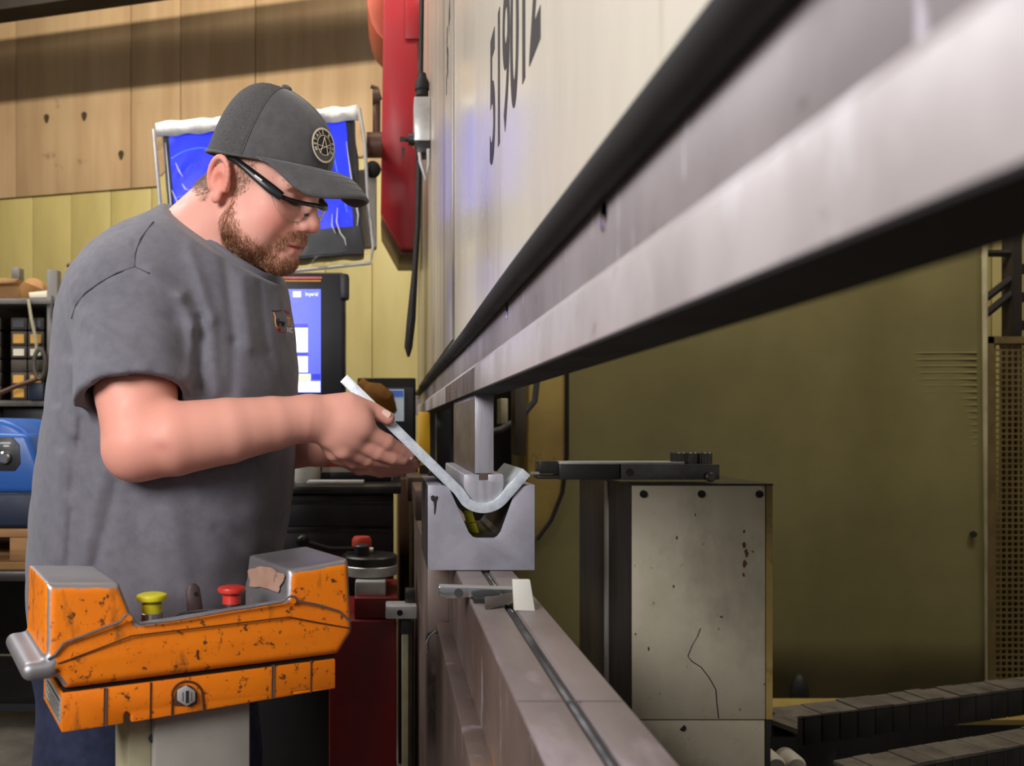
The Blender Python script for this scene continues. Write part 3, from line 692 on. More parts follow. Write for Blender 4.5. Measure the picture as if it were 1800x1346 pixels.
V, Q = sdf_mesh(console_sdf, pts.min(0), pts.max(0), .0028)
q = to_c(V); G = grad(console_sdf, V); gu, gv, gw = G@cU, G@cV, G[:, 2]
edge = 1-np.maximum(np.maximum(np.abs(gu), np.abs(gv)), np.abs(gw))
wear = np.clip(edge*3.0, 0, .85)*(q[:, 2] > .005)
wear = np.maximum(wear, np.where((gw > .6) & (q[:, 2] > .03), 1.1, 0))
ug, wg = cfp(508, 1051)
wear = np.maximum(wear, np.where((q[:, 0] > ug+.075) & (gv < -.2) & (q[:, 2] > wg-.005), .30+(q[:, 0]-ug-.075)*9, 0))
wear = np.maximum(wear, np.where((gu < -.5) & (q[:, 0] > .1), .72, 0))
bu, bw = cfp(78, 1172); wear = np.maximum(wear, np.where((q[:, 0] < bu+.012) & (q[:, 2] < bw+.012), 1.0, 0))
sdf_obj('upper_housing', V, Q, 'orange_worn', con, {'wear': wear})
# worn copper patch on the inner face of the right guard
u0, w0 = cfp(506, 1050); u1, w1 = cfp(510, 1012)
pf = []
for i in range(26):
    a = 2*math.pi*i/26; rr = .9+.12*math.sin(5*a)+.08*random.random()
    pf.append((math.copysign(abs(math.cos(a))**.6, math.cos(a))*rr, math.copysign(abs(math.sin(a))**.6, math.sin(a))*rr))
pw = []
for a, b in pf:
    v_ = .084+.066*a; w_ = (w0+w1)/2+.004-.012*(a+1)/2+(w1-w0)*.56*b; tt = (w_-w0)/(w1-w0)
    pw.append(cw(u0+(u1-u0)*tt+.0005-.0012, v_, w_))
obj('worn_patch', MB().prism(pw, CU*.0010), 'copper_worn', con)
# raised beads and the moulding seam on the front
def front_tube(name, pts, r, m, v=-.0005, n=8): return obj(name, MB().tube([cpx(x, y, 0, v) for x, y in pts], r, n), m, con, smooth=True)
front_tube('bead', [(84, 1158), (97, 1150), (112, 1130), (128, 1124), (170, 1108), (212, 1092), (220, 1081), (229, 1080), (235, 1090), (245, 1096), (300, 1091), (400, 1073), (495, 1058), (505, 1050), (512, 1047), (520, 1050), (524, 1056), (560, 1063), (596, 1074), (615, 1092)], .0016, 'bare_metal')
front_tube('moulding_seam', [(86, 1172), (140, 1152), (232, 1117), (300, 1109), (400, 1097), (508, 1084), (560, 1094), (617, 1104)], .0009, 'seam_dark')
front_tube('scratch', [(347, 1142), (346, 1150), (348, 1158)], .0012, 'seam_dark', -.0003)
front_tube('scratch', [(311, 1110), (315, 1108), (316, 1113)], .0010, 'seam_dark', -.0003)
for x, y in ((227, 1086), (515, 1056)):
    c = cpx(x, y, 0, .001); obj('lug_screw', MB().cyl(c, c-CV*.003, .0038, n=12), 'orange_worn', con)
# lower housing
VL = .006
LP = [cfp(x, y, VL) for x, y in ((109, 1219), (590, 1158), (590, 1210), (508, 1223), (508, 1214), (513, 1207), (518, 1214), (518, 1222), (231, 1270), (231, 1256), (224, 1251), (218, 1257), (218, 1272), (108, 1288))]
def lw(u, w, v): return CA+CU*u+CV*v+Vector((0, 0, w))
lo_ = obj('lower_housing', MB().prism([lw(u, w, VL) for u, w in LP], CV*.14), 'orange_worn', con, bevel=.002)
obj('housing_gap', MB().prism([lw(*cfp(x, y, VL), VL+.004) for x, y in ((112, 1208), (590, 1148), (590, 1160), (112, 1222))], CV*.13), 'black_void', con)
for x, yt, yb in ((183, 1209, 1276), (264, 1199, 1263), (478, 1168, 1226), (546, 1160, 1217)):
    obj('panel_joint', MB().tube([cpx(x+1, yt, VL, -.0002), cpx(x, yb, VL, -.0002)], .0011, 6), 'seam_dark', con)
for x, yt, yb in ((185.5, 1209, 1276), (480.5, 1168, 1226)):
    obj('panel_rib', MB().tube([cpx(x+1, yt, VL, -.0006), cpx(x, yb, VL, -.0006)], .0011, 6), 'bare_metal', con)
# arch with plug
ar = [(302, 1257), (303, 1222)]+[(329-27*math.cos(a), 1222-25*math.sin(a)) for a in np.linspace(0, math.pi, 14)]+[(356, 1222), (358, 1249)]
obj('arch_rim', MB().tube([cpx(x, y, VL, -.0004) for x, y in ar], .0014, 8), 'seam_dark', con, smooth=True)
obj('arch_recess', MB().prism([cpx(x, y, VL, -.0004) for x, y in [(307, 1240)]+[(327-20*math.cos(a), 1223-20*math.sin(a)) for a in np.linspace(0, math.pi*1.0, 12)]+[(346, 1236), (336, 1241), (318, 1241)]], CV*.001), 'machine_brown', con)
pg = MB().prism([cpx(326+17.5*math.cos(a), 1221+18*math.sin(a), VL, -.006) for a in [math.pi/6+i*math.pi/3 for i in range(6)]], CV*.006)
plg = obj('plug', pg, 'zinc', con, bevel=.001)
obj('plug_slot', MB().prism([cpx(x, y, VL, -.0066) for x, y in ((324, 1212), (329, 1211), (329, 1232), (324, 1233))], CV*.0008), 'plastic_dark', plg)
for x in (319, 334):
    obj('plug_print', MB().prism([cpx(a, b, VL, -.0063) for a, b in ((x-.8, 1214), (x+.8, 1214), (x+.8, 1230), (x-.8, 1230))], CV*.0004), 'monitor_grey', plg)
# name plate on the left end
u0, wt = cfp(110, 1224, VL); _, wb_ = cfp(110, 1283, VL)
def npl(v, w, off=0): return CA+CU*(u0-.0012-off)+CV*v+Vector((0, 0, w))
np_ = obj('name_plate', MB().prism([npl(.010, wt-.002), npl(.130, wt-.002), npl(.130, wb_+.006), npl(.022, wb_+.002), npl(.010, wb_+.010)], CU*.001), 'name_plate', con)
obj('plate_heading', MB().prism([npl(.018, wt-.007, .0003), npl(.112, wt-.007, .0003), npl(.112, wt-.010, .0003), npl(.018, wt-.010, .0003)], CU*.0003), 'ink_black', np_)
for i in range(7):
    w = wt-.0135-i*.0030; a = .02+.006*(i % 2)
    obj('plate_print', MB().prism([npl(a, w, .0003), npl(.115-.01*((i*7) % 3), w, .0003), npl(.115-.01*((i*7) % 3), w-.0009, .0003), npl(a, w-.0009, .0003)], CU*.0003), 'plastic_dark', np_)
# buttons on the deck
def deck_axis(px, py, v): u, w = cfp(px, py, v); return cw(u, v, w)
def button(px, py0, py1, v, mats, name, k=1):
    c = deck_axis(px, py0, v); h = deck_axis(px, py1, v).z-c.z
    b = obj(name, MB().lathe(c+Vector((0, 0, -.02)), [(.0125*k, -.02), (.0125*k, .02+h*.30), (.0112*k, .02+h*.33)], n=24), mats[0], con, smooth=True)
    obj('button_neck', MB().lathe(c+Vector((0, 0, h*.3)), [(.0120*k, 0), (.0120*k, h*.34), (.0095*k, h*.36), (.0095*k, h*.50)], n=24), mats[1], b, smooth=True)
    obj('button_head', MB().lathe(c+Vector((0, 0, h*.72)), [(.010*k, 0), (.0175*k, h*.06), (.0185*k, h*.16), (.0175*k, h*.24), (.014*k, h*.28), (.001, h*.26)], n=28), mats[2], b, smooth=True)
button(267, 1091, 1043, .050, ('bare_metal', 'button_yellow', 'button_yellow'), 'palm_button', 1.05)
button(407, 1073, 1030, .055, ('plastic_dark', 'button_red', 'button_red'), 'stop_button', 1.0)
c = deck_axis(344, 1084, .09); tp = deck_axis(338, 1026, .09)
lv = obj('selector_lever', MB().tube([c+Vector((0, 0, -.02)), c, c+(tp-c)*.5, c+(tp-c)*.85, tp], [.0115, .0115, .0105, .0095, .004], 14, flat=.55, up=CV), 'plastic_brown', con, smooth=True)
obj('lever_eye', MB().cyl(c+(tp-c)*.72-CV*.0068+CU*.002, c+(tp-c)*.72-CV*.0055+CU*.002, .0028, n=12), 'black_void', lv)
cbp = [deck_axis(300, 1088, .07), deck_axis(318, 1078, .07), deck_axis(335, 1075, .07), deck_axis(360, 1072, .075), deck_axis(385, 1072, .07), deck_axis(398, 1078, .07)]
obj('wire', MB().tube(cbp, .0016, 6), 'monitor_grey', con, smooth=True)
# grey post to the floor
pA = cfp(272, 1262, .03); pB = cfp(440, 1235, .03)
po = MB().prism([cw(pA[0], .03, 0), cw(pB[0], .03, 0), cw(pB[0], .13, 0), cw(pA[0]-.0, .13, 0)], (0, 0, 1)); 
zt_ = cw(0, 0, cfp(280, 1266, .03)[1]).z+.012
for v in po.v: v.z = 0.004 if v.z < CA.z+.5 else zt_
obj('post', po, 'post_grey', con, bevel=.003)
pz = cfp(234, 1276, .02); pz2 = cfp(276, 1266, .02)
pf_ = MB().prism([cw(pz[0], .045, 0), cw(pz2[0], .045, 0), cw(pz2[0], .12, 0), cw(pz[0], .12, 0)], (0, 0, 1))
for v in pf_.v: v.z = 0.004 if v.z < CA.z+.5 else zt_-.002
obj('post_flange', pf_, 'cream_pipe', con, bevel=.003)
obj('post_foot', MB().box(cw(.17, .08, 0).x-.2, cw(.17, .08, 0).x+.2, cw(.17, .08, 0).y-.14, cw(.17, .08, 0).y+.10, 0, .012), 'post_grey', con, bevel=.003)
obj('grommet', MB().lathe(cpx(269, 1296, .045, -.001), [(.006, 0), (.006, .003), (.003, .004)], -CV, 14), 'plastic_dark', con)

# ------------------------------------------------------------------ left background
def bxp(x0, x1, y0, y1, Y, d): return px_prism(((x0, y0), (x1, y0), (x1, y1), (x0, y1)), Y, d)
YS = 3.3
sh = thing('storage_shelf', 'grey steel storage rack holding drawers against the yellow wall', 'shelf', Vector((W(20, 0, YS).x, YS+.2, 0)))
for x0, x1, yt in ((82, 101, 474), (-170, -152, 474)):
    for dy in (0, .42):
        obj('post', MB().box(W(x0, 0, YS).x, W(x1, 0, YS).x, YS+dy, YS+dy+.04, 0, W(0, yt, YS).z), 'shelf_grey', sh, bevel=.003)
for x0, x1, yt in ((285, 300, 474),):
    obj('post', MB().box(W(x0, 0, YS).x, W(x1, 0, YS).x, YS+.42, YS+.46, 0, W(0, yt, YS).z), 'shelf_grey', sh, bevel=.003)
for y in (525, 704, 840, 1010):
    obj('shelf_board', MB().box(W(-168, 0, YS).x, W(298, 0, YS).x, YS-.01, YS+.46, W(0, y+10, YS).z, W(0, y, YS).z), 'shelf_grey', sh, bevel=.003)
obj('top_rail', MB().box(W(101, 0, YS).x, W(298, 0, YS).x, YS+.42, YS+.45, W(0, 484, YS).z, W(0, 474, YS).z), 'shelf_grey', sh)
obj('back_sheet', MB().box(W(-168, 0, YS).x, W(298, 0, YS).x, YS+.455, YS+.465, .2, W(0, 530, YS).z), 'bench_black', sh)
obj('side_rail', MB().box(W(101, 0, YS).x, W(200, 0, YS).x, YS+.0, YS+.02, W(0, 565, YS).z, W(0, 540, YS).z), 'shelf_grey', sh)
nth = ('first', 'second', 'third', 'fourth', 'fifth', 'sixth')
rows = [(560, 578, 'bin_dark'), (584, 606, 'bin_label'), (610, 628, 'mix'), (634, 652, None), (656, 676, 'bin_label'), (680, 701, 'bin_label')]
for r, (ya, yb, lab) in enumerate(rows):
    for ci, x0 in enumerate((-24, 6 if False else 22, 52)):
        bn = thing('parts_drawer', 'brown parts drawer, %s of the %s row down on the storage rack' % (nth[ci], nth[r]), 'drawer', Vector((W(x0+14, 0, YS).x, YS+.1, W(0, yb+2, YS).z)), 'parts drawers on the rack')
        obj('drawer_front', bxp(x0-3, x0+25, ya-2, yb+1.5, YS+.03, .02), 'bin_dark', bn, bevel=.003)
        obj('drawer_box', bxp(x0-2, x0+24, ya-1, yb+1, YS+.05, .3), 'bin_dark', bn)
        lm = {'bin_label': 'bin_label', 'bin_dark': 'monitor_grey', None: None, 'mix': ('bin_label', 'bin_label_pale', 'bin_label_pale')[ci]}[lab]
        if lm: obj('drawer_label', bxp(x0+1, x0+20, ya+3, yb-3, YS+.026, .004), lm, bn)
cb = thing('cardboard_box', 'open brown cardboard box on top of the storage rack', 'box', W(30, 525, YS+.12))
obj('box_side', px_prism(((-60, 492), (30, 490), (34, 524), (-60, 524)), YS+.1, .25), 'cardboard', cb, bevel=.002)
obj('box_flap', px_prism(((-50, 500), (26, 497), (32, 490), (-40, 486)), YS+.06, .05), 'cardboard', cb, bevel=.001)
one('cardboard_sheet', px_prism([(37, 524)]+[(57+19*math.cos(a), 508-20*math.sin(a)) for a in np.linspace(math.pi*.9, .1, 9)]+[(76, 524)], YS+.36, .05), 'cardboard', 'rounded piece of cardboard beside the open box on the rack', 'cardboard', bevel=.002)
one('paper_stack', px_prism(((50, 514), (104, 508), (118, 514), (118, 523), (52, 523)), YS+.05, .2), 'bin_label_pale', 'loose pale papers lying on the top rack board', 'papers', bevel=.002)
one('steel_offcut', bxp(20, 34, 470, 492, YS+.38, .05), 'shelf_grey', 'short square steel offcut standing behind the cardboard box', 'offcut', bevel=.003)
one('drill_stand', MB().tube([W(118, 466, YS+.43), W(150, 464, YS+.43)], .01, 8).tube([W(141, 458, YS+.435), W(141, 505.5, YS+.435)], .022, 10), 'machine_brown', 'small rusty brown tool on the top rail of the rack', 'tool')
one('string', MB().tube([W(50, 526, YS-.015), W(55, 560, YS-.02), W(64, 600, YS-.015), W(64, 618, YS-.012)], .006, 6), 'cream_pipe', 'pale string dangling in front of the parts drawers', 'string')
one('strap', MB().tube([W(92, 520, YS-.012), W(90, 560, YS-.02), W(99, 585, YS-.02), (W(103, 601, YS-.015))], .008, 6, flat=.5), 'shelf_grey', 'grey strap dangling from the rack post', 'strap')
one('work_glove', MB().ell(W(106, 645, YS+.1), (.03, .05, .05), 10, 8).ell(W(110, 660, YS+.1), (.022, .04, .035), 10, 8), 'bin_label_pale', 'pale cloth work glove hanging behind the rack post', 'glove', smooth=True)
one('cable_coil', MB().tube([W(70+10*math.cos(a), 640+26*math.sin(a), YS-.045+.004*i/8) for i, a in enumerate(np.linspace(0, 12, 60))], .008, 6), 'bin_dark', 'coil of brown cable hanging beside the rack post', 'cable', smooth=True)
one('pry_bar', MB().tube([W(-10, 695, YS-.03), W(30, 678, YS-.03), W(72, 664, YS-.03)], .009, 8), 'machine_brown', 'long rusty bar lying slanted across the lower drawers', 'bar', smooth=True)
one('blue_bin', bxp(50, 76, 672, 703, YS-.028, .05), 'fan_navy', 'dark blue plastic bin under the parts drawers', 'bin', bevel=.004)
for x0, x1, yt, m in ((5, 78, 716, 'bench_black'), (-120, -5, 722, 'bin_dark'), (108, 200, 740, 'bin_dark')):
    one('tool_case', bxp(x0, x1, yt, 838, YS+.05, .3), m, {5: 'black tool case under the parts drawers of the rack', -120: 'brown case beside the black tool case on the rack', 108: 'brown case behind the man on the rack'}[x0], 'case', bevel=.006)
# workbench carrying pallet and blower
wb = thing('side_bench', 'dark steel side bench under the blue blower', 'bench', Vector((W(-40, 0, 2.3).x, 2.5, 0)))
obj('bench_top', MB().box(-1.9, W(96, 0, 2.3).x, 2.2, 2.75, W(0, 1022, 2.2).z, W(0, 1004, 2.2).z), 'box_dark', wb, bevel=.004)
for x in (-1.85, W(60, 0, 2.2).x):
    for y in (2.25, 2.68): obj('leg', MB().box(x, x+.05, y, y+.05, 0, W(0, 1022, 2.2).z), 'bench_black', wb)
obj('lower_shelf', MB().box(-1.85, W(80, 0, 2.3).x, 2.25, 2.72, .45, .47), 'bench_black', wb)
pa = thing('wood_pallet', 'rough wooden pallet on the bench under the blue blower', 'pallet', W(-20, 1004, 2.45))
zz = W(0, 1004, 2.2).z; 
for i in range(4): obj('deck_board', MB().box(-1.75, W(74, 0, 2.2).x-.01*i, 2.22+i*.125, 2.32+i*.125, zz+.085, zz+.105), 'wood', pa, bevel=.003)
for x in (-1.7, -1.3, W(10, 0, 2.2).x): obj('stringer', MB().box(x, x+.07, 2.22, 2.70, zz+.022, zz+.085), 'wood', pa, bevel=.004)
for i in range(3): obj('base_board', MB().box(-1.75, W(66, 0, 2.2).x, 2.22+i*.17, 2.33+i*.17, zz, zz+.022), 'wood', pa, bevel=.003)
bl = thing('air_blower', 'blue carpet blower with dark outlet and silver knob', 'blower', W(10, 912, 2.35))
zf = zz+.106
def ring_prof(cx_, cz_, r, n=28): return [(cx_+r*math.cos(2*math.pi*i/n), cz_+r*math.sin(2*math.pi*i/n)) for i in range(n)]
cx_, cz_ = W(-16, 0, 2.3).x, W(0, 822, 2.3).z
obj('drum', MB().prism([(x, 2.30, z) for x, z in ring_prof(cx_, cz_, .135)], (0, .30, 0)), 'fan_blue', bl, bevel=.02, seg=3)
obj('housing', MB().prism([Vector((x, 2.26, z)) for x, z in ((cx_-.2, zf+.09), (W(62, 0, 2.26).x, zf+.09), (W(70, 0, 2.26).x, zf+.16), (W(46, 0, 2.26).x, W(0, 762, 2.26).z), (cx_-.2, W(0, 756, 2.26).z))], (0, .12, 0)), 'fan_blue', bl, bevel=.014, seg=3)
obj('outlet', MB().prism([Vector((x, 2.24, z)) for x, z in ((cx_-.25, zf), (W(84, 0, 2.24).x, zf), (W(86, 0, 2.24).x, zf+.075), (W(78, 0, 2.24).x, zf+.095), (cx_-.25, zf+.095))], (0, .4, 0)), 'fan_navy', bl, bevel=.012, seg=3)
cp = obj('control_panel', MB().prism([W(x, y, 2.258) for x, y in ((-60, 768), (22, 768), (34, 782), (36, 815), (26, 828), (-60, 828))], (0, .006, 0)), 'plastic_dark', bl, bevel=.002)
obj('knob', MB().lathe(W(10, 804, 2.257), [(.016, 0), (.016, .012), (.012, .016)], (0, -1, 0), 20), 'chrome', cp, smooth=True)
for y, a, b in ((777, 0, 19), (782, 6, 16)): obj('panel_print', bxp(a, b, y, y+3, 2.2565, .001), 'white_cloth', cp)

# ------------------------------------------------------------------ centre background
YM = 3.0
mo = thing('wrapped_monitor', 'monitor with bright blue screen wrapped in clear plastic and white cloth', 'monitor', W(470, 470, YM))
def quad_pt(c, a, b, Y):           # bilinear in a quad of pixels TL TR BR BL
    (x0, y0), (x1, y1), (x2, y2), (x3, y3) = c
    x = (x0*(1-a)+x1*a)*(1-b)+(x3*(1-a)+x2*a)*b; y = (y0*(1-a)+y1*a)*(1-b)+(y3*(1-a)+y2*a)*b
    return W(x, y, Y)
MC = ((284, 226), (622, 198), (640, 446), (302, 474))
def mq(a0, a1, b0, b1, Y, d): return MB().prism([quad_pt(MC, a, b, Y) for a, b in ((a0, b0), (a1, b0), (a1, b1), (a0, b1))], (0, d, 0))
obj('monitor_case', mq(0, 1, 0, 1, YM, .12), 'monitor_grey', mo, bevel=.008)
obj('bezel', mq(.01, .99, .02, .98, YM-.006, .01), 'monitor_dark', mo)
obj('screen', mq(.035, .955, .06, .80, YM-.010, .006), 'screen_blue', mo)
for (a0, b0, a1, b1, bow) in ((.04, .22, .30, .20, -.05), (.04, .50, .34, .62, -.06), (.86, .10, .93, .70, .03)):
    pth = [quad_pt(MC, a0+(a1-a0)*t, b0+(b1-b0)*t+bow*math.sin(math.pi*t), YM-.0105) for t in np.linspace(0, 1, 12)]
    obj('screen_arc', MB().tube(pth, .0025, 5), 'screen_arc', mo)
obj('mount_arm', MB().cyl(W(645, 255, 3.06), W(671, 255, 3.06), .045, n=18).cyl(W(662, 262, 3.06), W(662, 170, 3.06), .014, n=12).tube([W(655, 172, 3.06), W(668, 172, 3.06)], .03, 10).tube([W(652, 152, 3.06), W(662, 155, 3.06), W(668, 175, 3.06)], .008, 8), 'machine_brown', mo, smooth=True)
obj('mount_bar', MB().cyl(W(658, 255, 3.06), W(660.5, 262, 3.62), .03, n=12), 'machine_brown', mo, smooth=True)
obj('mount_back', bxp(628, 662, 300, 436, 3.1, .05), 'monitor_cream', mo, bevel=.008)
obj('mount_knob', MB().ell(W(655, 298, 3.03), (.03, .03, .03), 12, 8), 'black_rubber', mo, smooth=True)
# white cloth band over the top edge
P = []
for i in range(40):
    a = i/39; row = []
    for j, (b, yy) in enumerate(((-.035, .13), (-.05, .06), (-.045, 0), (-.01, -.022), (.055, -.026))):
        p = quad_pt(MC, -.03+1.05*a, b+.006*math.sin(a*47+j), YM+yy); row.append(p+Vector((0, .004*math.sin(a*60+j*2), 0)))
    P.append(row)
o = obj('white_band', MB().grid(P), 'white_cloth', mo, smooth=True); sd = o.modifiers.new('thickness', 'SOLIDIFY'); sd.thickness = .003
P = []
for i in range(60):
    a = i/59; row = []
    for j in range(40):
        b = j/39
        wr = .006*math.sin(a*22+b*9)*math.sin(b*14-a*5)+.004*math.sin(a*51+b*23)
        row.append(quad_pt(MC, -.035+1.075*a, .0+1.07*b, YM-.032+wr))
    P.append(row)
obj('plastic_cover', MB().grid(P), 'clear_film', mo, smooth=True)
def rim(pts): return [quad_pt(MC, a, b, YM-.03) for a, b in pts]
obj('cover_rim', MB().tube(rim([(1.03, -.03), (1.045, .2), (1.04, .6), (1.05, .95), (1.03, 1.07), (.6, 1.08), (.0, 1.08)]), .006, 8).tube(rim([(-.04, 0), (-.035, .5), (-.03, 1.07)]), .006, 8), 'zinc', mo, smooth=True)
# crease highlights on the film, painted as thin white strips
for pts in ([(.88, .66), (.87, .76), (.885, .84), (.905, .88), (.91, .93)], [(.85, .70), (.845, .78), (.86, .84)], [(.95, .2), (.965, .5), (.985, .72), (.975, .80)], [(.06, .25), (.075, .31), (.09, .35)], [(.085, .40), (.10, .44), (.115, .45)], [(.03, .44), (.05, .51), (.055, .56)], [(.015, .1), (.02, .6), (.02, .9)]):
    obj('film_glint', MB().tube([quad_pt(MC, a, b, YM-.040) for a, b in pts], [.0025]+[.006]*(len(pts)-2)+[.0025], 8, flat=.5), 'white_cloth', mo, smooth=True)
# operator terminal
tm = thing('control_terminal', 'black framed operator terminal showing a blue and white screen', 'monitor', W(510, 705, 2.6))
obj('terminal_case', bxp(405, 606, 478, 706, 2.6, .09), 'monitor_dark', tm, bevel=.012, seg=3)
obj('red_stripe', bxp(412, 566, 486, 490, 2.595, .004).add([], []), 'button_red', tm)
obj('orange_stripe', bxp(412, 564, 492, 495, 2.595, .004), 'logo_orange', tm)
obj('side_handle', bxp(597, 613, 480, 525, 2.58, .05), 'plastic_dark', tm, bevel=.008)
sc = obj('screen', bxp(415, 564, 508, 690, 2.594, .006), 'screen_ui', tm)
for x0, x1, y0, y1, m in ((430, 541, 569, 575, 'screen_ui_dark'), (430, 541, 576, 619, 'screen_white'), (430, 541, 619, 625, 'screen_ui_dark'), (430, 541, 626, 654, 'screen_white'), (430, 546, 657, 669, 'screen_cream'), (430, 563, 670, 689, 'screen_white'), (515, 529, 512, 522, 'screen_white'), (548, 563, 657, 667, 'screen_ui_dark')):
    obj('screen_field', bxp(x0, x1, y0, y1, 2.5925, .0012), m, sc)
V_, F_ = text_mesh('Imperial', .022, .0003)
c = W(548, 520, 2.591); obj('screen_text', MB().add([Vector((c.x+v.x*.55, c.y-v.z, c.z+v.y*.8)) for v in V_], F_), 'screen_white', sc, fixn=False)
obj('arm_pole', MB().cyl(W(500, 704, 2.64), (W(500, 0, 2.64).x, 2.64, W(0, 854, 2.4).z-.0005), .03, n=14), 'dark_metal', tm, smooth=True)
# small page monitor
pmn = thing('page_monitor', 'small dark monitor showing a blue and white page beside the press', 'monitor', W(680, 790, 3.4))
obj('case', bxp(628, 731, 664, 786, 3.4, .06), 'monitor_dark', pmn, bevel=.006)
obj('face', bxp(634, 727, 681, 782, 3.394, .008), 'monitor_grey', pmn, bevel=.004)
s2 = obj('screen', bxp(640, 710, 684, 740, 3.390, .006), 'screen_page', pmn)
obj('page_header', bxp(655, 709, 686, 698, 3.388, .003), 'screen_pageblue', s2)
for x in (672, 690): obj('page_figure', MB().prism([W(x, 706, 3.388), W(x+5, 706, 3.388), W(x+8, 722, 3.388), W(x+3, 728, 3.388), W(x-3, 720, 3.388)], (0, .002, 0)), 'cardboard', s2)
obj('stand', bxp(655, 712, 785, 800, 3.41, .08), 'zinc', pmn, bevel=.004)
gl_ = thing('leather_glove', 'tan leather glove lying over the top of the small monitor', 'glove', W(668, 716, 3.3))
obj('glove_palm', MB().tube([W(640, 682, 3.355), W(660, 690, 3.345), W(676, 704, 3.343), W(690, 724, 3.358)], [.026, .042, .045, .02], 12), 'glove_tan', gl_, smooth=True)
obj('glove_cuff', MB().tube([W(632, 678, 3.363), W(644, 684, 3.354)], [.034, .03], 12), 'glove_tan', gl_, smooth=True)
yg = thing('yellow_post', 'bright yellow safety guard post standing on the bed under the ram', 'post', Vector((W(746, 0, 2.9).x, 2.93, CH-.159)))
obj('post', MB().box(W(736, 0, 2.9).x, W(756, 0, 2.9).x, 2.9, 2.96, CH-.159, W(0, 724, 2.9).z), 'yellow_guard', yg, bevel=.004)
obj('post_cap', MB().box(W(737, 0, 2.9).x, W(754, 0, 2.9).x, 2.890, 2.8995, CH-.159, CH-.13), 'black_rubber', yg)
# tool cabinet behind the man
tc = thing('tool_cabinet', 'black tool cabinet with a grey worktop behind the man', 'cabinet', Vector((W(600, 0, 2.5).x, 2.75, 0)))
obj('worktop', MB().box(W(420, 0, 2.4).x, W(705, 0, 2.4).x, 2.4, 2.95, W(0, 868, 2.4).z, W(0, 854, 2.4).z), 'dark_metal', tc, bevel=.003)
obj('body', MB().box(W(425, 0, 2.4).x, W(692, 0, 2.4).x, 2.43, 2.93, .02, W(0, 870, 2.4).z), 'bench_black', tc, bevel=.004)
for y0, y1 in ((880, 925), (930, 985), (992, 1060)):
    d = obj('drawer', bxp(430, 690, y0, y1, 2.418, .014), 'plastic_dark', tc, bevel=.003)
    obj('pull', MB().box(W(440, 0, 2.41).x, W(685, 0, 2.41).x, 2.408, 2.418, W(0, y0+5, 2.41).z, W(0, y0+2, 2.41).z), 'dark_metal', d)
obj('post', MB().box(W(690, 0, 2.6).x, W(704, 0, 2.6).x, 2.6, 2.64, W(0, 868, 2.4).z, W(0, 775, 2.6).z), 'shelf_grey', tc)
ztop = W(0, 854, 2.4).z
def onbench(x0, x1, yt, yb, Y, d):
    return MB().box(W(x0, 0, Y).x, W(x1, 0, Y).x, Y, Y+d, W(0, yb, Y).z, W(0, yt, Y).z)
bi = thing('red_binder', 'red and white ring binder lying on the worktop', 'binder', W(625, 845, 2.8))
zb_ = ztop
def slabz(x0, x1, Y, d, z0, z1): return MB().box(W(x0, 0, Y).x, W(x1, 0, Y).x, Y, Y+d, z0, z1)
obj('binder_base', slabz(560, 688, 2.6, .2, zb_, zb_+.028), 'plastic_dark', bi, bevel=.003)
obj('binder_pages', slabz(566, 685, 2.6, .2, zb_+.028, zb_+.044), 'paper_white', bi)
obj('binder_cover', slabz(564, 687, 2.6, .2, zb_+.044, zb_+.070), 'paper_red', bi, bevel=.003)
obj('binder_sheet', slabz(568, 640, 2.62, .15, zb_+.070, zb_+.082), 'paper_white', bi)
one('steel_ruler', MB().box(W(540, 0, 2.45).x, W(640, 0, 2.45).x, 2.43, 2.50, ztop, ztop+.012), 'zinc', 'flat grey steel bar lying on the worktop edge', 'bar', bevel=.003)
one('coolant_bottle', MB().lathe(Vector((W(540, 0, 2.55).x, 2.55, ztop)), [(.036, 0), (.04, .01), (.04, .09), (.03, .115), (.014, .125), (.014, .14)], n=20), 'monitor_cream', 'squat pale bottle on the worktop in front of the terminal', 'bottle', smooth=True)
one('paint_can', MB().lathe(Vector((W(548, 0, 2.87).x, 2.87, ztop)), [(.05, 0), (.05, .10), (.053, .10), (.053, .112), (.046, .114)], n=20), 'dark_metal', 'dark round can on the worktop near the bottle', 'can', smooth=True)
# rotary stand with lever
rs = thing('rotary_vise', 'rotary table with ball lever on a dark red cabinet', 'rotary table', Vector((W(655, 0, 2.1).x, 2.15, 0)))
obj('cabinet', MB().box(W(578, 0, 2.05).x, W(697, 0, 2.05).x, 2.05, 2.35, .02, W(0, 1090, 2.05).z), 'cabinet_red', rs, bevel=.006)
obj('cabinet_top', MB().box(W(622, 0, 2.05).x, W(700, 0, 2.05).x, 2.06, 2.32, W(0, 1090, 2.05).z, W(0, 1052, 2.05).z), 'cabinet_red', rs, bevel=.004)
obj('riser', MB().box(W(624, 0, 2.08).x, W(678, 0, 2.08).x, 2.08, 2.28, W(0, 1053, 2.08).z, W(0, 1022, 2.08).z), 'zinc', rs, bevel=.004)
cc = Vector((W(650, 0, 2.18).x, 2.18, W(0, 1022, 2.08).z))
obj('turntable', MB().lathe(cc, [(.062, 0), (.072, .004), (.072, .026), (.070, .028)], n=36), 'zinc', rs, smooth=True)
obj('turntable_top', MB().lathe(cc+Vector((0, 0, .028)), [(.070, 0), (.070, .020), (.066, .024)], n=36), 'dark_metal', rs, smooth=True)
hb = obj('hub', MB().lathe(cc+Vector((-.02, -.02, .052)), [(.020, 0), (.020, .024), (.017, .027)], n=20), 'plastic_dark', rs, smooth=True)
lvp = [cc+Vector((-.02, -.02, .068)), W(580, 965, 2.16), W(535, 952, 2.16)]
obj('lever', MB().tube(lvp, .006, 8), 'screw_black', hb, smooth=True)
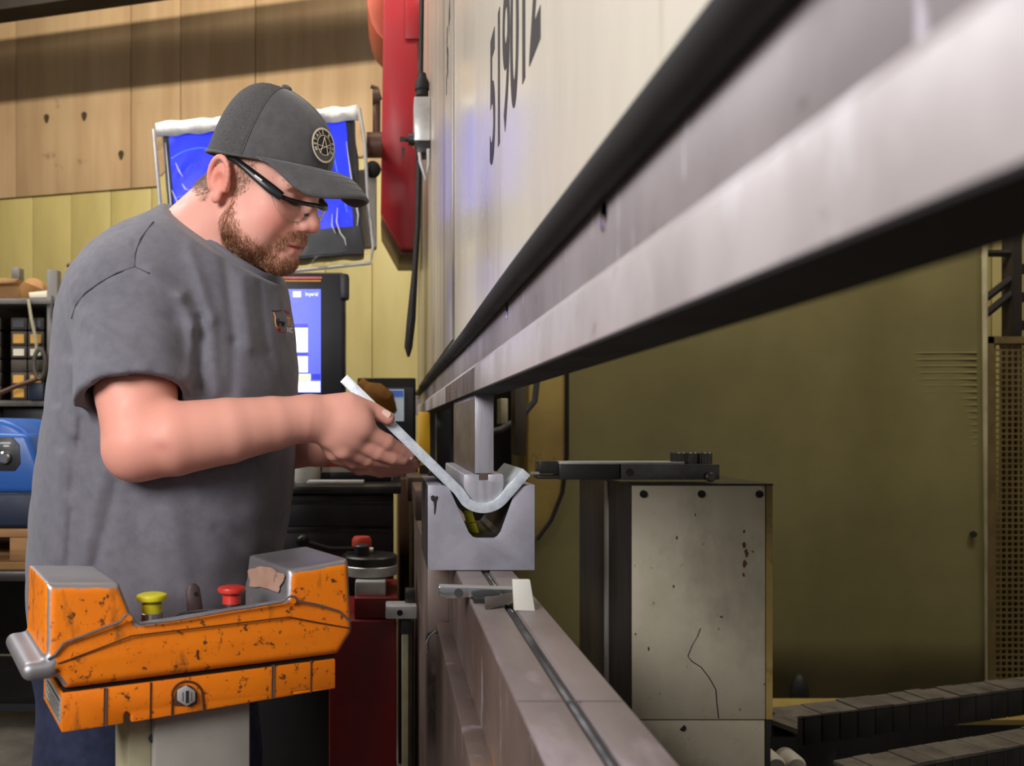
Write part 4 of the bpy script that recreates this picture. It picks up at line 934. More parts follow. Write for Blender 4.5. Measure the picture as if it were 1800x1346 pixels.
obj('lever_ball', MB().ell(W(532, 951, 2.16), (.017, .017, .017), 14, 10), 'screw_black', hb, smooth=True)
ttz = cc.z+.028+.0238
one('red_cup', MB().lathe(Vector((W(636, 0, 2.235).x, 2.235, ttz)), [(.023, 0), (.026, .012), (.026, .030), (.021, .038)], n=18), 'paper_red', 'small red cap on the rotary table behind the lever', 'cap', smooth=True)
one('white_rod', MB().cyl(Vector((W(609, 0, 2.19).x, 2.192, ttz+.0079)), Vector((W(656, 0, 2.19).x, 2.192, ttz+.0079)), .008, n=12), 'paper_white', 'short white rod lying on the rotary table behind the lever', 'rod', smooth=True)
vb = thing('clamp_block', 'small grey steel clamp block beside the red cabinet', 'clamp', Vector((W(707, 0, 2.0).x, 2.03, 0)))
obj('block', bxp(678, 733, 1065, 1088, 1.985, .06), 'zinc', vb, bevel=.003)
obj('block_hole', MB().cyl(W(703, 1077, 1.9845), W(703, 1077, 1.983), .007, n=12), 'black_void', vb)
obj('jaw', bxp(712, 730, 1036, 1065, 2.02, .03), 'dark_metal', vb, bevel=.003)
obj('stem', bxp(704, 724, 1088, 1115, 2.02, .03), 'plastic_dark', vb, bevel=.003)
obj('column', MB().box(W(706, 0, 2.02).x, W(718, 0, 2.02).x, 2.025, 2.05, 0, W(0, 1110, 2.02).z), 'cream_pipe', vb, bevel=.002)
cd = thing('conduit', 'pair of cream vertical conduits beside the press bed', 'conduit', Vector((W(727, 0, 2.4).x, 2.4, 0)), )
for x, r in ((712, .008), (722, .008)): obj('pipe', MB().cyl(Vector((W(x, 0, 2.4).x, 2.4, 0)), W(x, 1090, 2.4), r, n=12), 'cream_pipe', cd, smooth=True)
one('floor_pipe', MB().tube([W(500, 1300, 3.0), W(530, 1290, 3.0), W(532, 1350, 2.6)], .02, 8), 'bench_black', 'bent black pipe lying on the floor behind the console', 'pipe')

# ------------------------------------------------------------------ the operator
PY = 1.52
man = thing('person', 'man in grey T-shirt, dark cap and safety glasses bending over the steel plate', 'person', Vector((-.40, 1.52, 0)))
def N(px, py, Y): return np.array(W(px, py, Y))
th, ps, HS = math.radians(29), math.radians(20), 1.08
RX = np.array([math.cos(th)*math.cos(ps), -math.cos(th)*math.sin(ps), -math.sin(th)])
RY = np.array([math.sin(ps), math.cos(ps), 0])
RZ = np.array([math.sin(th)*math.cos(ps), -math.sin(th)*math.sin(ps), math.cos(th)])
ROLL = math.radians(8); RY, RZ = RY*math.cos(ROLL)+RZ*math.sin(ROLL), RZ*math.cos(ROLL)-RY*math.sin(ROLL)   # head leans a little to its right
RM = np.stack([RX, RY, RZ], 1)                       # canonical -> world
HO = N(405, 320, 1.355)-HS*(RM@np.array([.005, -.075, 0]))
def h2w(x, y, z): return Vector(HO+HS*(RM@np.array([x, y, z])))
def w2h(P): return ((P-HO)@RM)/HS
EARP = []
for _i in range(17):
    _a = math.radians(-28+_i*250/16); EARP.append((-.0105+.0165*math.cos(_a)-.006*math.sin(_a)*.4, .0065+.0285*math.sin(_a) if math.sin(_a) > -.2 else .0065+.0285*math.sin(_a)))
def head_c(q):
    A = q.copy(); A[:, 1] = -np.abs(q[:, 1])         # mirrored: work on the right half
    d = ell(q, (.010, 0, .052), (.085, .077, .088))
    d = smin(d, ell(q, (.045, 0, -.006), (.056, .060, .076)), .02)
    d = smin(d, ell(A, (.058, -.040, -.022), (.034, .027, .034)), .018)
    d = smin(d, ell(A, (.045, -.046, -.050), (.038, .024, .036)), .018)
    d = smin(d, cap(A, (.022, -.050, -.054), (.082, -.012, -.078), .024, .020), .02)
    d = smin(d, ell(q, (.087, 0, -.079), (.022, .027, .021)), .016)
    d = smin(d, cap(A, (.082, -.042, .036), (.094, 0, .036), .013), .014)
    d = smax(d, -ell(A, (.101, -.033, .017), (.017, .020, .013)), .012)
    d = smin(d, ell(A, (.0765, -.033, .015), (.0155, .0165, .0145)), .004)
    d = smax(d, -cap(A, (.0925, -.022, .0098), (.088, -.045, .0095), .0012), .002)
    d = smin(d, ell(q, (.088, 0, -.045), (.020, .031, .026)), .014)
    nose = chain(q, [(.092, 0, .026), (.103, 0, .006), (.1145, 0, -.011)], [.009, .011, .0138], .006)
    nose = smin(nose, ell(A, (.107, -.0135, -.0165), (.0125, .0085, .0095)), .006)
    d = smin(d, nose, .009)
    d = smax(d, -ell(A, (.1115, -.0075, -.0270), (.006, .0042, .005)), .003)
    d = smin(d, chain(A, [(.092, -.025, -.051), (.1055, -.010, -.0455), (.1075, 0, -.0455)], [.0035, .0052, .005], .004), .005)
    d = smin(d, chain(A, [(.092, -.023, -.0545), (.104, -.009, -.0590), (.1055, 0, -.0595)], [.0035, .0060, .0062], .004), .005)
    d = smax(d, -chain(A, [(.098, -.024, -.0520), (.110, -.008, -.0518), (.112, 0, -.0518)], [.0010, .0016, .0016], .002), .0025)
    # ear
    A = A.copy(); A[:, 2] += .007
    er = ell(A, (-.010, -.080, .005), (.0160, .0070, .027))
    hx = chain(A, [np.array([x, -.082-.007*math.sin(math.pi*i/16), z]) for i, (x, z) in enumerate(EARP)], [.0030+.0012*math.sin(math.pi*i/16) for i in range(17)], .001)
    er = smin(er, hx, .004)
    er = smax(er, -ell(A, (-.008, -.0900, .002), (.0095, .0090, .0125)), .004)
    er = smax(er, -chain(A, [(-.004, -.0905, .022), (-.016, -.0935, .024), (-.022, -.0940, .010)], [.0032, .0034, .0028], .002), .003)
    er = smin(er, cap(A, (.004, -.078, -.004), (.003, -.080, .004), .0045), .004)
    er = smin(er, ell(A, (-.005, -.082, -.021), (.008, .0055, .0095)), .004)
    return smin(d, er, .005)
NB0 = np.array(h2w(-.006, 0, -.012)); NB1 = N(338, 455, 1.50)
def neck(P):
    d = cap(P, NB0, NB1, .068, .088)
    return smin(d, cap(P, np.array(h2w(.030, 0, -.07)), N(395, 470, 1.48), .045, .06), .03)
def head_w(P):
    return smin(head_c(w2h(P))*HS, neck(P), .022)
E_ = dict(
 rs=N(240, 545, 1.36), rm=N(240, 690, 1.275), re=N(246, 781, 1.245), f1=N(305, 771, 1.25), f2=N(400, 757, 1.275), f3=N(478, 744, 1.305), wr=N(540, 735, 1.33),
 ls=N(262, 560, 1.68), le=N(300, 800, 1.79), l1=N(400, 800, 1.72), lw=N(560, 785, 1.56))
FING = {
 'thumb': ([(566, 722, 1.340), (612, 709, 1.343), (655, 722, 1.3605), (682, 735, 1.3635)], [.0255, .0182, .0138, .0112]),
 'index': ([(634, 752, 1.340), (680, 777, 1.355), (704, 792, 1.370), (720, 801, 1.380)], [.0150, .0126, .0108, .0086]),
 'middle': ([(622, 774, 1.344), (664, 795, 1.358), (690, 805, 1.366), (708, 809, 1.376)], [.0145, .0120, .0105, .0085]),
 'ring': ([(604, 787, 1.346), (645, 806, 1.372), (680, 812, 1.392), (698, 812, 1.402)], [.0155, .0115, .0100, .0080]),
 'little': ([(588, 792, 1.366), (620, 811, 1.392), (650, 815, 1.408), (666, 815, 1.415)], [.0140, .0102, .0088, .0074])}
LF = {
 'index': ([(640, 788, 1.50), (682, 798, 1.465), (710, 806, 1.445), (727, 812, 1.430)], [.0150, .0118, .0102, .0085]),
 'middle': ([(646, 800, 1.51), (690, 810, 1.48), (712, 815, 1.46), (731, 815, 1.447)], [.0150, .0118, .0102, .0085]),
 'ring': ([(642, 810, 1.525), (684, 820, 1.50), (710, 823, 1.482), (726, 822, 1.470)], [.0145, .0112, .0098, .0080]),
 'little': ([(632, 820, 1.54), (668, 829, 1.52), (692, 830, 1.505), (706, 828, 1.495)], [.0130, .0100, .0086, .0072]),
 'thumb': ([(600, 770, 1.53), (636, 766, 1.49), (660, 770, 1.47), (680, 778, 1.455)], [.022, .0165, .0130, .0105])}
def hand(P, wr, wr2, FG, palm):
    d = None
    for k, (pts, rs) in FG.items():
        p = [N(*a) for a in pts]
        f = chain(P, p, rs, .001)
        if k != 'thumb':
            f = smin(f, cap(P, p[0], wr2, rs[0]+.002, .022), .008)
            f = smin(f, ell(P, p[1], [rs[1]*1.04]*3), .003)
        d = f if d is None else smin(d, f, .0045)
    d = smin(d, ell(P, palm, (.046, .024, .036)), .014); d = smin(d, ell(P, palm+np.array([.010, .000, .003]), (.046, .022, .032)), .018)
    d = smin(d, cap(P, wr2, wr, .030, .035), .012)
    return d
def body_w(P):
    e = E_
    d = chain(P, [e['rs'], e['rm'], e['re']], [.066, .060, .051], .004)
    d = smin(d, chain(P, [e['re'], e['f1'], e['f2'], e['f3'], e['wr']], [.050, .0545, .0490, .0412, .0350], .004), .014)
    d = smin(d, cap(P, e['re'], N(228, 800, 1.245), .036, .030), .02)
    d = smin(d, hand(P, e['wr'], N(562, 738, 1.335), FING, N(592, 745, 1.338)), .012)
    l = chain(P, [e['ls'], e['le']], [.066, .050], .02)
    l = smin(l, chain(P, [e['le'], e['l1'], e['lw']], [.048, .050, .033], .02), .02)
    l = smin(l, hand(P, e['lw'], N(580, 785, 1.55), LF, N(612, 785, 1.52)), .012)
    t = ell(P, N(320, 640, 1.52), (.15, .17, .22))
    t = smin(t, cap(P, NB1, e['rs'], .075, .06), .04); t = smin(t, cap(P, NB1, e['ls'], .075, .06), .04)
    return np.minimum(np.minimum(d, l), smin(t, d, .02)) if False else smin(smin(t, d, .02), l, .02)
V1, Q1 = sdf_mesh(head_w, HO-np.array([.21, .20, .27]), HO+np.array([.20, .20, .22]), .0019)
lo_b = np.array([-.62, 1.16, .98]); hi_b = np.array([.10, 1.92, 1.60])
V2, Q2 = sdf_mesh(body_w, lo_b, hi_b, .0027)
VB = np.concatenate([V1, V2]); QB = np.concatenate([Q1, Q2+len(V1)])
# skin colour
def L3(h): return np.array(lin(h)[:3])
def blob(q, c, r): return np.exp(-(((q-np.array(c))/np.array(r))**2).sum(1))
def mixc(col, m, h): return col*(1-m[:, None])+L3(h)*m[:, None]
qh = w2h(VB); inh = np.zeros(len(VB)); inh[:len(V1)] = 1
qa = qh.copy(); qa[:, 1] = -np.abs(qa[:, 1])
col = np.tile(L3('dca393'), (len(VB), 1))
col = mixc(col, inh*.75*blob(qa, (.075, -.045, -.022), (.032, .03, .028)), 'd67f70')
col = mixc(col, inh*.65*blob(qa, (-.012, -.087, .001), (.03, .02, .035)), 'd97563')
col = mixc(col, inh*.55*blob(qa, (.118, 0, -.012), (.016, .018, .014)), 'd8806f')
col = mixc(col, inh*.35*blob(qa, (-.03, -.05, -.06), (.06, .06, .05)), 'db9080')
lip = np.clip(blob(qa, (.104, 0, -.0515), (.012, .022, .0105))*1.7, 0, 1)
col = mixc(col, inh*lip*.8, 'c06a60')
slit = blob(qa, (.107, 0, -.0520), (.016, .022, .0020))
col = mixc(col, inh*np.clip(slit, 0, 1)*.9, '5a2c28')
eye = blob(qa, (.092, -.033, .0088), (.010, .015, .0022)); col = mixc(col, inh*np.clip(eye*1.4, 0, 1)*.85, '4a2e28')
brow = blob(qa, (.096, -.032, .034), (.02, .02, .0045)); col = mixc(col, inh*np.clip(brow, 0, 1)*.6, '9a6a4c')
def beard_mask(q):
    A = np.abs(q[:, 1]); x, z = q[:, 0], q[:, 2]
    edge = np.interp(x, [-.01, .010, .022, .045, .065, .085, .095, .12], [.02, .005, -.030, -.052, -.062, -.060, -.062, -.064])
    m = np.clip((edge+.006-z)/.026, 0, 1)*np.clip((z+.120)/.012, 0, 1)*np.clip((x-.006-.25*np.clip(-z-.06, 0, .1))/.010, 0, 1)
    mo_ = np.clip(1-np.abs((z+.0355)/.0085)**4, 0, 1)*np.clip((x-.086)/.006, 0, 1)*np.clip((.030-A)/.006, 0, 1)
    mc = np.clip(1-(((x-.092)/.014)**2+((A-.030)/.010)**2+((z+.050)/.020)**2), 0, 1)
    m = np.maximum(m, np.maximum(mo_, mc*1.5))
    lips = (A < .0235) & (z > -.0670) & (z < -.0440) & (x > .092)
    m[lips] = 0
    return np.clip(m, 0, 1)
bm_ = beard_mask(qh)*inh
col = mixc(col, bm_*.40, 'b0745c')
def hair_mask(q):
    A = np.abs(q[:, 1]); x, z = q[:, 0], q[:, 2]
    rim_z = .036+.26*x
    m = np.clip((-.026-x)/.008, 0, 1)*np.clip((z+.040+.12*(x+.09))/.02, 0, 1)*(z < rim_z+.012)
    s = np.clip((x-.004)/.006, 0, 1)*np.clip((.040-x-.35*np.clip(.02-z, 0, .1))/.012, 0, 1)*np.clip((z+.022)/.02, 0, 1)*(z < rim_z+.016)*(A > .055)
    return np.clip(np.maximum(m, .55*s), 0, 1)
hm = hair_mask(qh)*inh
ear_zone = (np.abs(qh[:, 1]) > .0775) & (qh[:, 0] < .010) & (qh[:, 0] > -.036); hm[ear_zone] = 0; bm_[ear_zone] = 0
col = mixc(col, hm*.6, '98806c')
# arm and hand tint
arm = 1-inh
col = mixc(col, arm*.45, 'da9683')
col = mixc(col, arm*.55*np.exp(-(((VB-E_['re'])/.09)**2).sum(1)), 'dc8c7a')
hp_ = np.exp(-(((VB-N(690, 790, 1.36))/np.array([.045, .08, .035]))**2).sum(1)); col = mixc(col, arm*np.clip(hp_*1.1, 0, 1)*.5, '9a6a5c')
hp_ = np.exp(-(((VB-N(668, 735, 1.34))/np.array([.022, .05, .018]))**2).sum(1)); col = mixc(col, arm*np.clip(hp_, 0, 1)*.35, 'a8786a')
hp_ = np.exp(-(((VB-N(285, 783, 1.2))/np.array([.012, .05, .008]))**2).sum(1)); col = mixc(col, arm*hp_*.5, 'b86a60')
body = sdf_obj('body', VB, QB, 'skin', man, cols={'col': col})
# thumb and finger nails
def nail(c, u, v, n, a, b):
    c, u, v, n = [Vector(x) for x in (c, u, v, n)]
    P = []
    for i in range(7):
        row = []
        for j in range(7):
            s, t = -1+2*i/6, -1+2*j/6; k = max(abs(s), abs(t)); l = math.hypot(s, t) or 1; sc_ = (k/l)**.6
            row.append(c+u*a*s*sc_+v*b*t*sc_-n*(.0028*(t*sc_)**2))
        P.append(row)
    return MB().grid(P)
tdir = (N(682, 735, 1.3635)-N(655, 722, 1.3605)); tdir /= np.linalg.norm(tdir)
nn = np.array([.12, -.93, .30]); nn -= tdir*(nn@tdir); nn /= np.linalg.norm(nn); vv_ = np.cross(tdir, nn)
obj('fingernail', nail(N(676, 730, 1.3630)+nn*.0127, tdir, vv_, nn, .0072, .0062), 'nail', man, smooth=True)
for k_, cpos in (('index', (717, 799, 1.378)), ):
    p = FING[k_][0]; td = N(*p[3])-N(*p[2]); td /= np.linalg.norm(td); n2 = np.array([.0, -.9, -.35]); n2 -= td*(n2@td); n2 /= np.linalg.norm(n2)
    obj('fingernail', nail(N(*cpos)+n2*.0090, td, np.cross(td, n2), n2, .0055, .0048), 'nail', man, smooth=True)
# hair strands
def strands(name, V, Nrm, mask, count, flow, lift, ln, rad, mat, seed, parent=None):
    r = np.random.default_rng(seed); w = mask/mask.sum(); ids = r.choice(len(V), count, p=w)
    P0 = V[ids]+r.normal(0, .0008, (count, 3)); n = Nrm[ids]
    fl = flow(P0, n)+r.normal(0, .28, (count, 3)); fl -= n*(fl*n).sum(1, keepdims=True); fl /= np.linalg.norm(fl, axis=1, keepdims=True)
    L = ln*(.55+.8*r.random(count))[:, None]
    pts = [P0-n*.0008, P0+fl*L*.45+n*L*lift*.75, P0+fl*L+n*L*lift*.9]
    sd_ = np.cross(fl, n); sd_ /= np.linalg.norm(sd_, axis=1, keepdims=True); Vv = []; 
    for i, p in enumerate(pts[:2]):
        rr = rad*(1 if i == 0 else .8)
        Vv += [p+sd_*rr, p-sd_*rr*.5+n*rr*.87, p-sd_*rr*.5-n*rr*.87]
    Vv.append(pts[2]); A = np.stack(Vv, 1).reshape(-1, 3); b = np.arange(count)[:, None]*7
    fc = [(0, 1, 4, 3), (1, 2, 5, 4), (2, 0, 3, 5), (3, 4, 6), (4, 5, 6), (5, 3, 6)]
    faces = []
    for f in fc: faces += (b+np.array(f)).tolist()
    me = bpy.data.meshes.new(name); me.from_pydata((A-np.array(man.location)).tolist(), [], faces); me.materials.append(MATS[mat])
    for p in me.polygons: p.use_smooth = True
    o = bpy.data.objects.new(name, me); C.objects.link(o); o.parent = man; return o
G1 = grad(head_w, V1)
def bflow(P, n): q = w2h(P); f = np.stack([.55+0*q[:, 0]-.5*(q[:, 0] > .09), .0*q[:, 0], -1+0*q[:, 0]], 1); return f@RM.T
m1 = bm_[:len(V1)]; ch = np.clip((-.06-qh[:len(V1), 2])/.04, 0, 1)
strands('beard', V1, G1, m1*(.55+.6*ch), 11000, bflow, .30, .0090, .00032, 'beard_hair', 3)
def hflow(P, n): q = w2h(P); return np.stack([-.3+0*q[:, 0], 0*q[:, 0], -1+0*q[:, 0]], 1)@RM.T
strands('hair', V1, G1, hm[:len(V1)], 4500, hflow, .35, .0060, .00035, 'head_hair', 4)
br = np.clip(brow[:len(V1)], 0, 1)**2
strands('eyebrows', V1, G1, br, 500, lambda P, n: np.tile(RY*-.6+RX*-.5, (len(P), 1)), .25, .006, .00035, 'beard_hair', 5)

for s_y in (-1, 1):
    obj('eyelash', MB().tube([h2w(x, s_y*y, z) for x, y, z in ((.0932, .020, .0100), (.0945, .028, .0078), (.0930, .036, .0075), (.0895, .045, .0092))], [.0006, .0012, .0012, .0005], 6), 'eye_dark', man, smooth=True)

# ---- shirt
prof_y = [360, 395, 420, 450, 500, 560, 640, 720, 800, 900, 1000, 1070, 1110]
prof_b = [330, 262, 205, 168, 133, 118, 112, 104, 91, 80, 75, 78, 82]
prof_f = [390, 420, 455, 484, 503, 514, 523, 521, 518, 508, 488, 478, 474]
prof_w = [.06, .10, .15, .19, .215, .225, .232, .238, .243, .247, .245, .238, .235]
zt_ = np.array([W(0, y, PY).z for y in prof_y])[::-1]; xb_ = np.array([W(x, 0, PY).x for x in prof_b])[::-1]; xf_ = np.array([W(x, 0, PY).x for x in prof_f])[::-1]; ww_ = np.array(prof_w)[::-1]
zz_ = np.linspace(zt_[0]-.05, zt_[-1]+.05, 300)
def smooth_tab(a):
    v = np.interp(zz_, zt_, a); k = np.exp(-(np.arange(-25, 26)/9.)**2); k /= k.sum(); return np.convolve(np.pad(v, 25, mode='edge'), k, 'valid')
TB, TF, TW = smooth_tab(xb_), smooth_tab(xf_), smooth_tab(ww_)
FOLDS = [  # px line, width px, amplitude m (positive = ridge)
 ((236, 425), (237, 470), 3.5, -.0020), ((237, 470), (180, 492), 3.5, -.0024), ((180, 492), (133, 535), 4, -.0024),
 ((262, 478), (318, 520), 13, .0060), ((318, 520), (340, 575), 12, .0065), ((340, 575), (334, 660), 12, .0050), ((352, 560), (350, 680), 9, -.0060),
 ((330, 430), (372, 560), 11, .0045), ((372, 560), (380, 690), 11, .0035), ((395, 455), (412, 600), 10, -.0040), ((412, 600), (408, 690), 10, -.0030),
 ((425, 490), (440, 610), 11, .0035), ((455, 500), (470, 620), 7, -.0028), ((470, 620), (500, 690), 8, -.0022), ((490, 520), (507, 600), 6, .0020),
 ((150, 560), (255, 640), 14, .0040), ((175, 640), (250, 680), 12, .0045), ((250, 600), (330, 640), 14, -.0030), ((165, 600), (160, 690), 10, .0028), ((200, 540), (300, 560), 16, -.0025),
 ((120, 640), (130, 760), 12, .0050), ((145, 740), (130, 860), 10, -.0040), ((180, 830), (140, 1000), 13, .0050), ((110, 800), (105, 980), 12, .0045), ((205, 850), (165, 1010), 9, -.0035), ((128, 900), (120, 1010), 8, -.0035), ((100, 720), (160, 860), 9, .0030),
 ((350, 880), (480, 960), 14, .0025), ((300, 900), (330, 1040), 22, .0035), ((470, 760), (440, 900), 22, .0030), ((230, 870), (260, 1020), 18, -.0025), ((380, 930), (470, 1020), 10, -.0020)]
RSH, RHM = N(234, 540, 1.345), N(236, 700, 1.262)
AX = (RHM-RSH)/np.linalg.norm(RHM-RSH); HMN = AX+np.array([.02, .0, -.14]); HMN /= np.linalg.norm(HMN)
LSH, LHM = N(262, 560, 1.69), N(292, 720, 1.79); AXL = (LHM-LSH)/np.linalg.norm(LHM-LSH)
CB_, CF_ = np.array([*W(317, 368, 1.53)]), np.array([*W(486, 492, 1.49)])
CC_ = (CB_+CF_)/2; CAx = (CF_-CB_)/2; CBx = np.array([.005, -.108, -.030])
CN = np.cross(CAx, CBx); CN /= np.linalg.norm(CN); CN = CN if CN[2] > 0 else -CN
def shirt_base(P):
    z = P[:, 2]; xb = np.interp(z, zz_, TB); xf = np.interp(z, zz_, TF); w = np.interp(z, zz_, TW)
    cx = (xb+xf)/2; a = (xf-xb)/2
    e = ((np.abs(P[:, 0]-cx)/a)**2.3+(np.abs(P[:, 1]-PY)/w)**2.3)**(1/2.3)
    d = (e-1)*np.minimum(a, w)*.92
    d = smax(d, z-zt_[-1]-.005, .03)
    d = smin(d, cap(P, N(345, 450, 1.50), RSH+np.array([.0, .0, .018]), .085, .086), .05)
    d = smin(d, cap(P, N(345, 450, 1.54), LSH+np.array([.0, .0, .018]), .085, .086), .05)
    for S_, H_, ax_, hn in ((RSH, RHM, AX, HMN), (LSH, LHM, AXL, AXL)):
        s = cap(P, S_, H_+ax_*.05, .090, .0775)
        s = smax(s, (P-H_)@hn, .003)
        d = smin(d, s, .020)
    return d
def shirt_fn(P):
    d = shirt_base(P)
    nearf = np.clip((PY+.06-P[:, 1])/.06, 0, 1)
    sx = VX+P[:, 0]/P[:, 1]*F; sy = VY-(P[:, 2]-CH)/P[:, 1]*F      # fold lines follow the near side of the cloth
    s2 = np.stack([sx, sy], 1)
    for a, b, w, amp in FOLDS:
        a = np.array(a, float); b = np.array(b, float); ab = b-a; t = ((s2-a)@ab)/(ab@ab); tc_ = np.clip(t, 0, 1)
        dd = np.linalg.norm(s2-a-tc_[:, None]*ab, axis=1)
        d = d-amp*nearf*np.exp(-(dd/w)**2)
    d = d-.0012*np.sin(P[:, 0]*61+P[:, 2]*37)*np.sin(P[:, 2]*49-P[:, 1]*55)
    for S_, H_, ax_ in ((RSH, RHM, AX), (LSH, LHM, AXL)):
        i = cap(P, S_+(H_-S_)*.55, H_+ax_*.12, .0670, .0735); d = smax(d, -i, .002)
    d = smax(d, .868-P[:, 2], .004)
    pl_ = (P-CC_)@CN; near_neck = np.linalg.norm((P-CC_), axis=1)-.26
    return smax(d, np.maximum(pl_, near_neck*.5-.05) if False else np.where(near_neck < 0, pl_, -1.), .004)
V, Q = sdf_mesh(shirt_fn, (-.68, 1.10, .85), (-.12, 1.98, 1.62), .0038)
sh_o = sdf_obj('shirt', V, Q, 'shirt', man)
def hit(px, py, fn, y0=1.0, y1=1.9):
    ys = np.linspace(y0, y1, 900); P = np.array([W(px, py, y) for y in ys]); d = fn(P); i = np.argmax(d < 0)
    return Vector(P[max(i-1, 0)])
cring = [Vector(CC_+CAx*math.cos(a)*1.0+CBx*math.sin(a)) for a in np.linspace(0, 2*math.pi, 64)]
obj('collar', MB().tube(cring, .0085, 10, flat=.9, up=CN), 'shirt', sh_o, smooth=True)
obj('shoulder_seam', MB().tube([hit(x, y, shirt_fn)-Vector((0, .0012, 0)) for x, y in ((300, 372), (268, 392), (247, 420), (238, 445), (237, 468))], .0012, 6), 'shirt_seam', sh_o, smooth=True)
obj('sleeve_seam', MB().tube([hit(x, y, shirt_fn)-Vector((0, .0012, 0)) for x, y in ((262, 480), (237, 469), (205, 480), (175, 497), (150, 515), (134, 536), (126, 560))], .0012, 6), 'shirt_seam', sh_o, smooth=True)
obj('hem_stitch', MB().tube([hit(x, y, shirt_fn)-Vector((0, .0008, 0)) for x, y in ((152, 690), (180, 690), (215, 686), (250, 680), (290, 676), (322, 670))], .0007, 5), 'shirt_seam', sh_o, smooth=True)
# chest print
def lpt(x, y): return hit(x, y, shirt_fn)+Vector((0, -.0012, 0))
def dab(pts, m, r): return obj('chest_print', MB().tube([lpt(*p) for p in pts], r, 6, flat=.5, up=(0, 1, 0)), m, sh_o)
dab([(481, 549), (484, 556), (484, 566), (486, 575)], 'logo_orange', .0010)
dab([(478, 546), (486, 547), (494, 545), (502, 547)], 'ink_black', .0008)
dab([(502, 548), (508, 549)], 'logo_red', .0028)
dab([(487, 577), (493, 580)], 'logo_red', .0028)
dab([(490, 583), (498, 584), (504, 583)], 'logo_red', .0006)
def chest_text(s, size, cx0, cy0, m, kx=.62, rot=.10):
    V_, F_ = text_mesh(s, size, .0002, bold=.0005)
    out = []
    for v in V_:
        sx = cx0+(v.x*kx)*1000; sy = cy0-(v.y)*1000+rot*(v.x*kx)*1000; p = hit(sx, sy, shirt_fn); out.append(p+Vector((0, -.0010-v.z, 0)))
    return obj('chest_text', MB().add(out, F_), m, sh_o, fixn=False)
chest_text('New', .018, 493, 573, 'black_void', .48); chest_text('Te', .020, 510, 572, 'logo_orange', .52); chest_text('NC', .012, 510, 584, 'logo_white', .6)
# trousers and boots
def trs(P):
    d = rbox(P, (-.415, PY, .86), (.175, .20, .12), .10)
    for pts in ([(-.47, 1.42, .84), (-.50, 1.40, .48), (-.53, 1.39, .07)], [(-.36, 1.62, .84), (-.33, 1.64, .48), (-.36, 1.65, .07)]):
        d = smin(d, chain(P, [np.array(p) for p in pts], [.105, .088, .078], .03), .03)
    d = d-.003*np.sin(P[:, 2]*40+P[:, 0]*25)*np.sin(P[:, 1]*30)
    return np.maximum(d, .035-P[:, 2])
V, Q = sdf_mesh(trs, (-.68, 1.24, .02), (-.18, 1.80, 1.02), .0075); sdf_obj('trousers', V, Q, 'trousers', man)
def boots(P, c):
    x, y = c; d = cap(P, np.array([x-.02, y, .10]), np.array([x-.02, y, .04]), .052, .05)
    d = smin(d, cap(P, np.array([x, y, .045]), np.array([x+.15, y-.01, .038]), .048, .043), .03)
    return np.maximum(d, .002-P[:, 2])
for c in ((-.53, 1.39), (-.36, 1.65)):
    V, Q = sdf_mesh(lambda P: boots(P, c), (c[0]-.1, c[1]-.08, -.01), (c[0]+.22, c[1]+.08, .18), .006); sdf_obj('boot', V, Q, 'boot', man)

# ---- cap
def rimz(x): return .036+(.28 if x > 0 else .24)*x
CTOP = .152
def crown(phi, t, off=0.0):
    e = 2.5-.35*math.cos(phi); r = (1-t**e)**(1/e) if t < 1 else 0
    ax_ = (.103 if math.cos(phi) > 0 else .087)+off; ay = .087+off
    x0, y0 = ax_*math.cos(phi), ay*math.sin(phi)
    z0 = rimz(x0)
    x, y = x0*r-.010*(1-r), y0*r
    return x, y, z0+(CTOP+off-z0)*t
cp_ = None
nphi = 72; ts = [i/22 for i in range(22)]+[.985, .999]
def crown_mesh(p0, p1, n, off=0.0):
    P = [[h2w(*crown(p0+(p1-p0)*i/n, t, off)) for t in ts] for i in range(n+1)]
    return MB().grid(P)
front_h = math.radians(82)
capo = obj('cap', crown_mesh(-front_h, front_h, 50), 'cap_cloth', man, smooth=True); capo.modifiers.new('thickness', 'SOLIDIFY').thickness = .003
o = obj('mesh_back', crown_mesh(front_h, 2*math.pi-front_h, 60, -.0006), 'cap_mesh', capo, smooth=True); o.modifiers.new('thickness', 'SOLIDIFY').thickness = .003
for ph_ in (-front_h, front_h): obj('panel_seam', MB().tube([h2w(*crown(ph_, t, .0004)) for t in ts], .0011, 6), 'cap_cloth', capo, smooth=True)
obj('front_seam', MB().tube([h2w(*crown(0, t, .0002)) for t in ts], .0008, 6), 'cap_cloth', capo, smooth=True)
obj('cap_button', MB().ell(h2w(-.010, 0, CTOP+.001), (.009, .009, .005), 14, 8, Matrix([list(r) for r in RM])), 'cap_cloth', capo, smooth=True)
obj('sweat_band', MB().tube([h2w(*crown(a, .02, .0006)) for a in np.linspace(0, 2*math.pi, 80)], .0022, 6), 'cap_cloth', capo, smooth=True)
P = []
for i in range(49):
    am = 70; a = math.radians(-am+2*am*i/48); row = []; tap = 1-abs(a/math.radians(am))**8
    for j in range(15):
        t = j/14
        xr, yr, zr = crown(a, .03); xo, yo = .030+.150*math.cos(a*1.02)**.85 if math.cos(a*1.02) > 0 else .03, .092*math.sin(a)
        t *= tap; x = xr+(xo-xr)*t; y = yr+(yo-yr)*t
        z = zr+(.0680-zr)*t*.6-.036*(abs(y)/.085)**2*(t*1.0)+.008*math.sin(math.pi*t)-.010*t*t
        row.append(h2w(x, y, z))
    P.append(row)
o = obj('brim', MB().grid(P), 'cap_cloth', capo, smooth=True); sm_ = o.modifiers.new('thickness', 'SOLIDIFY'); sm_.thickness = .0045; sm_.offset = 0
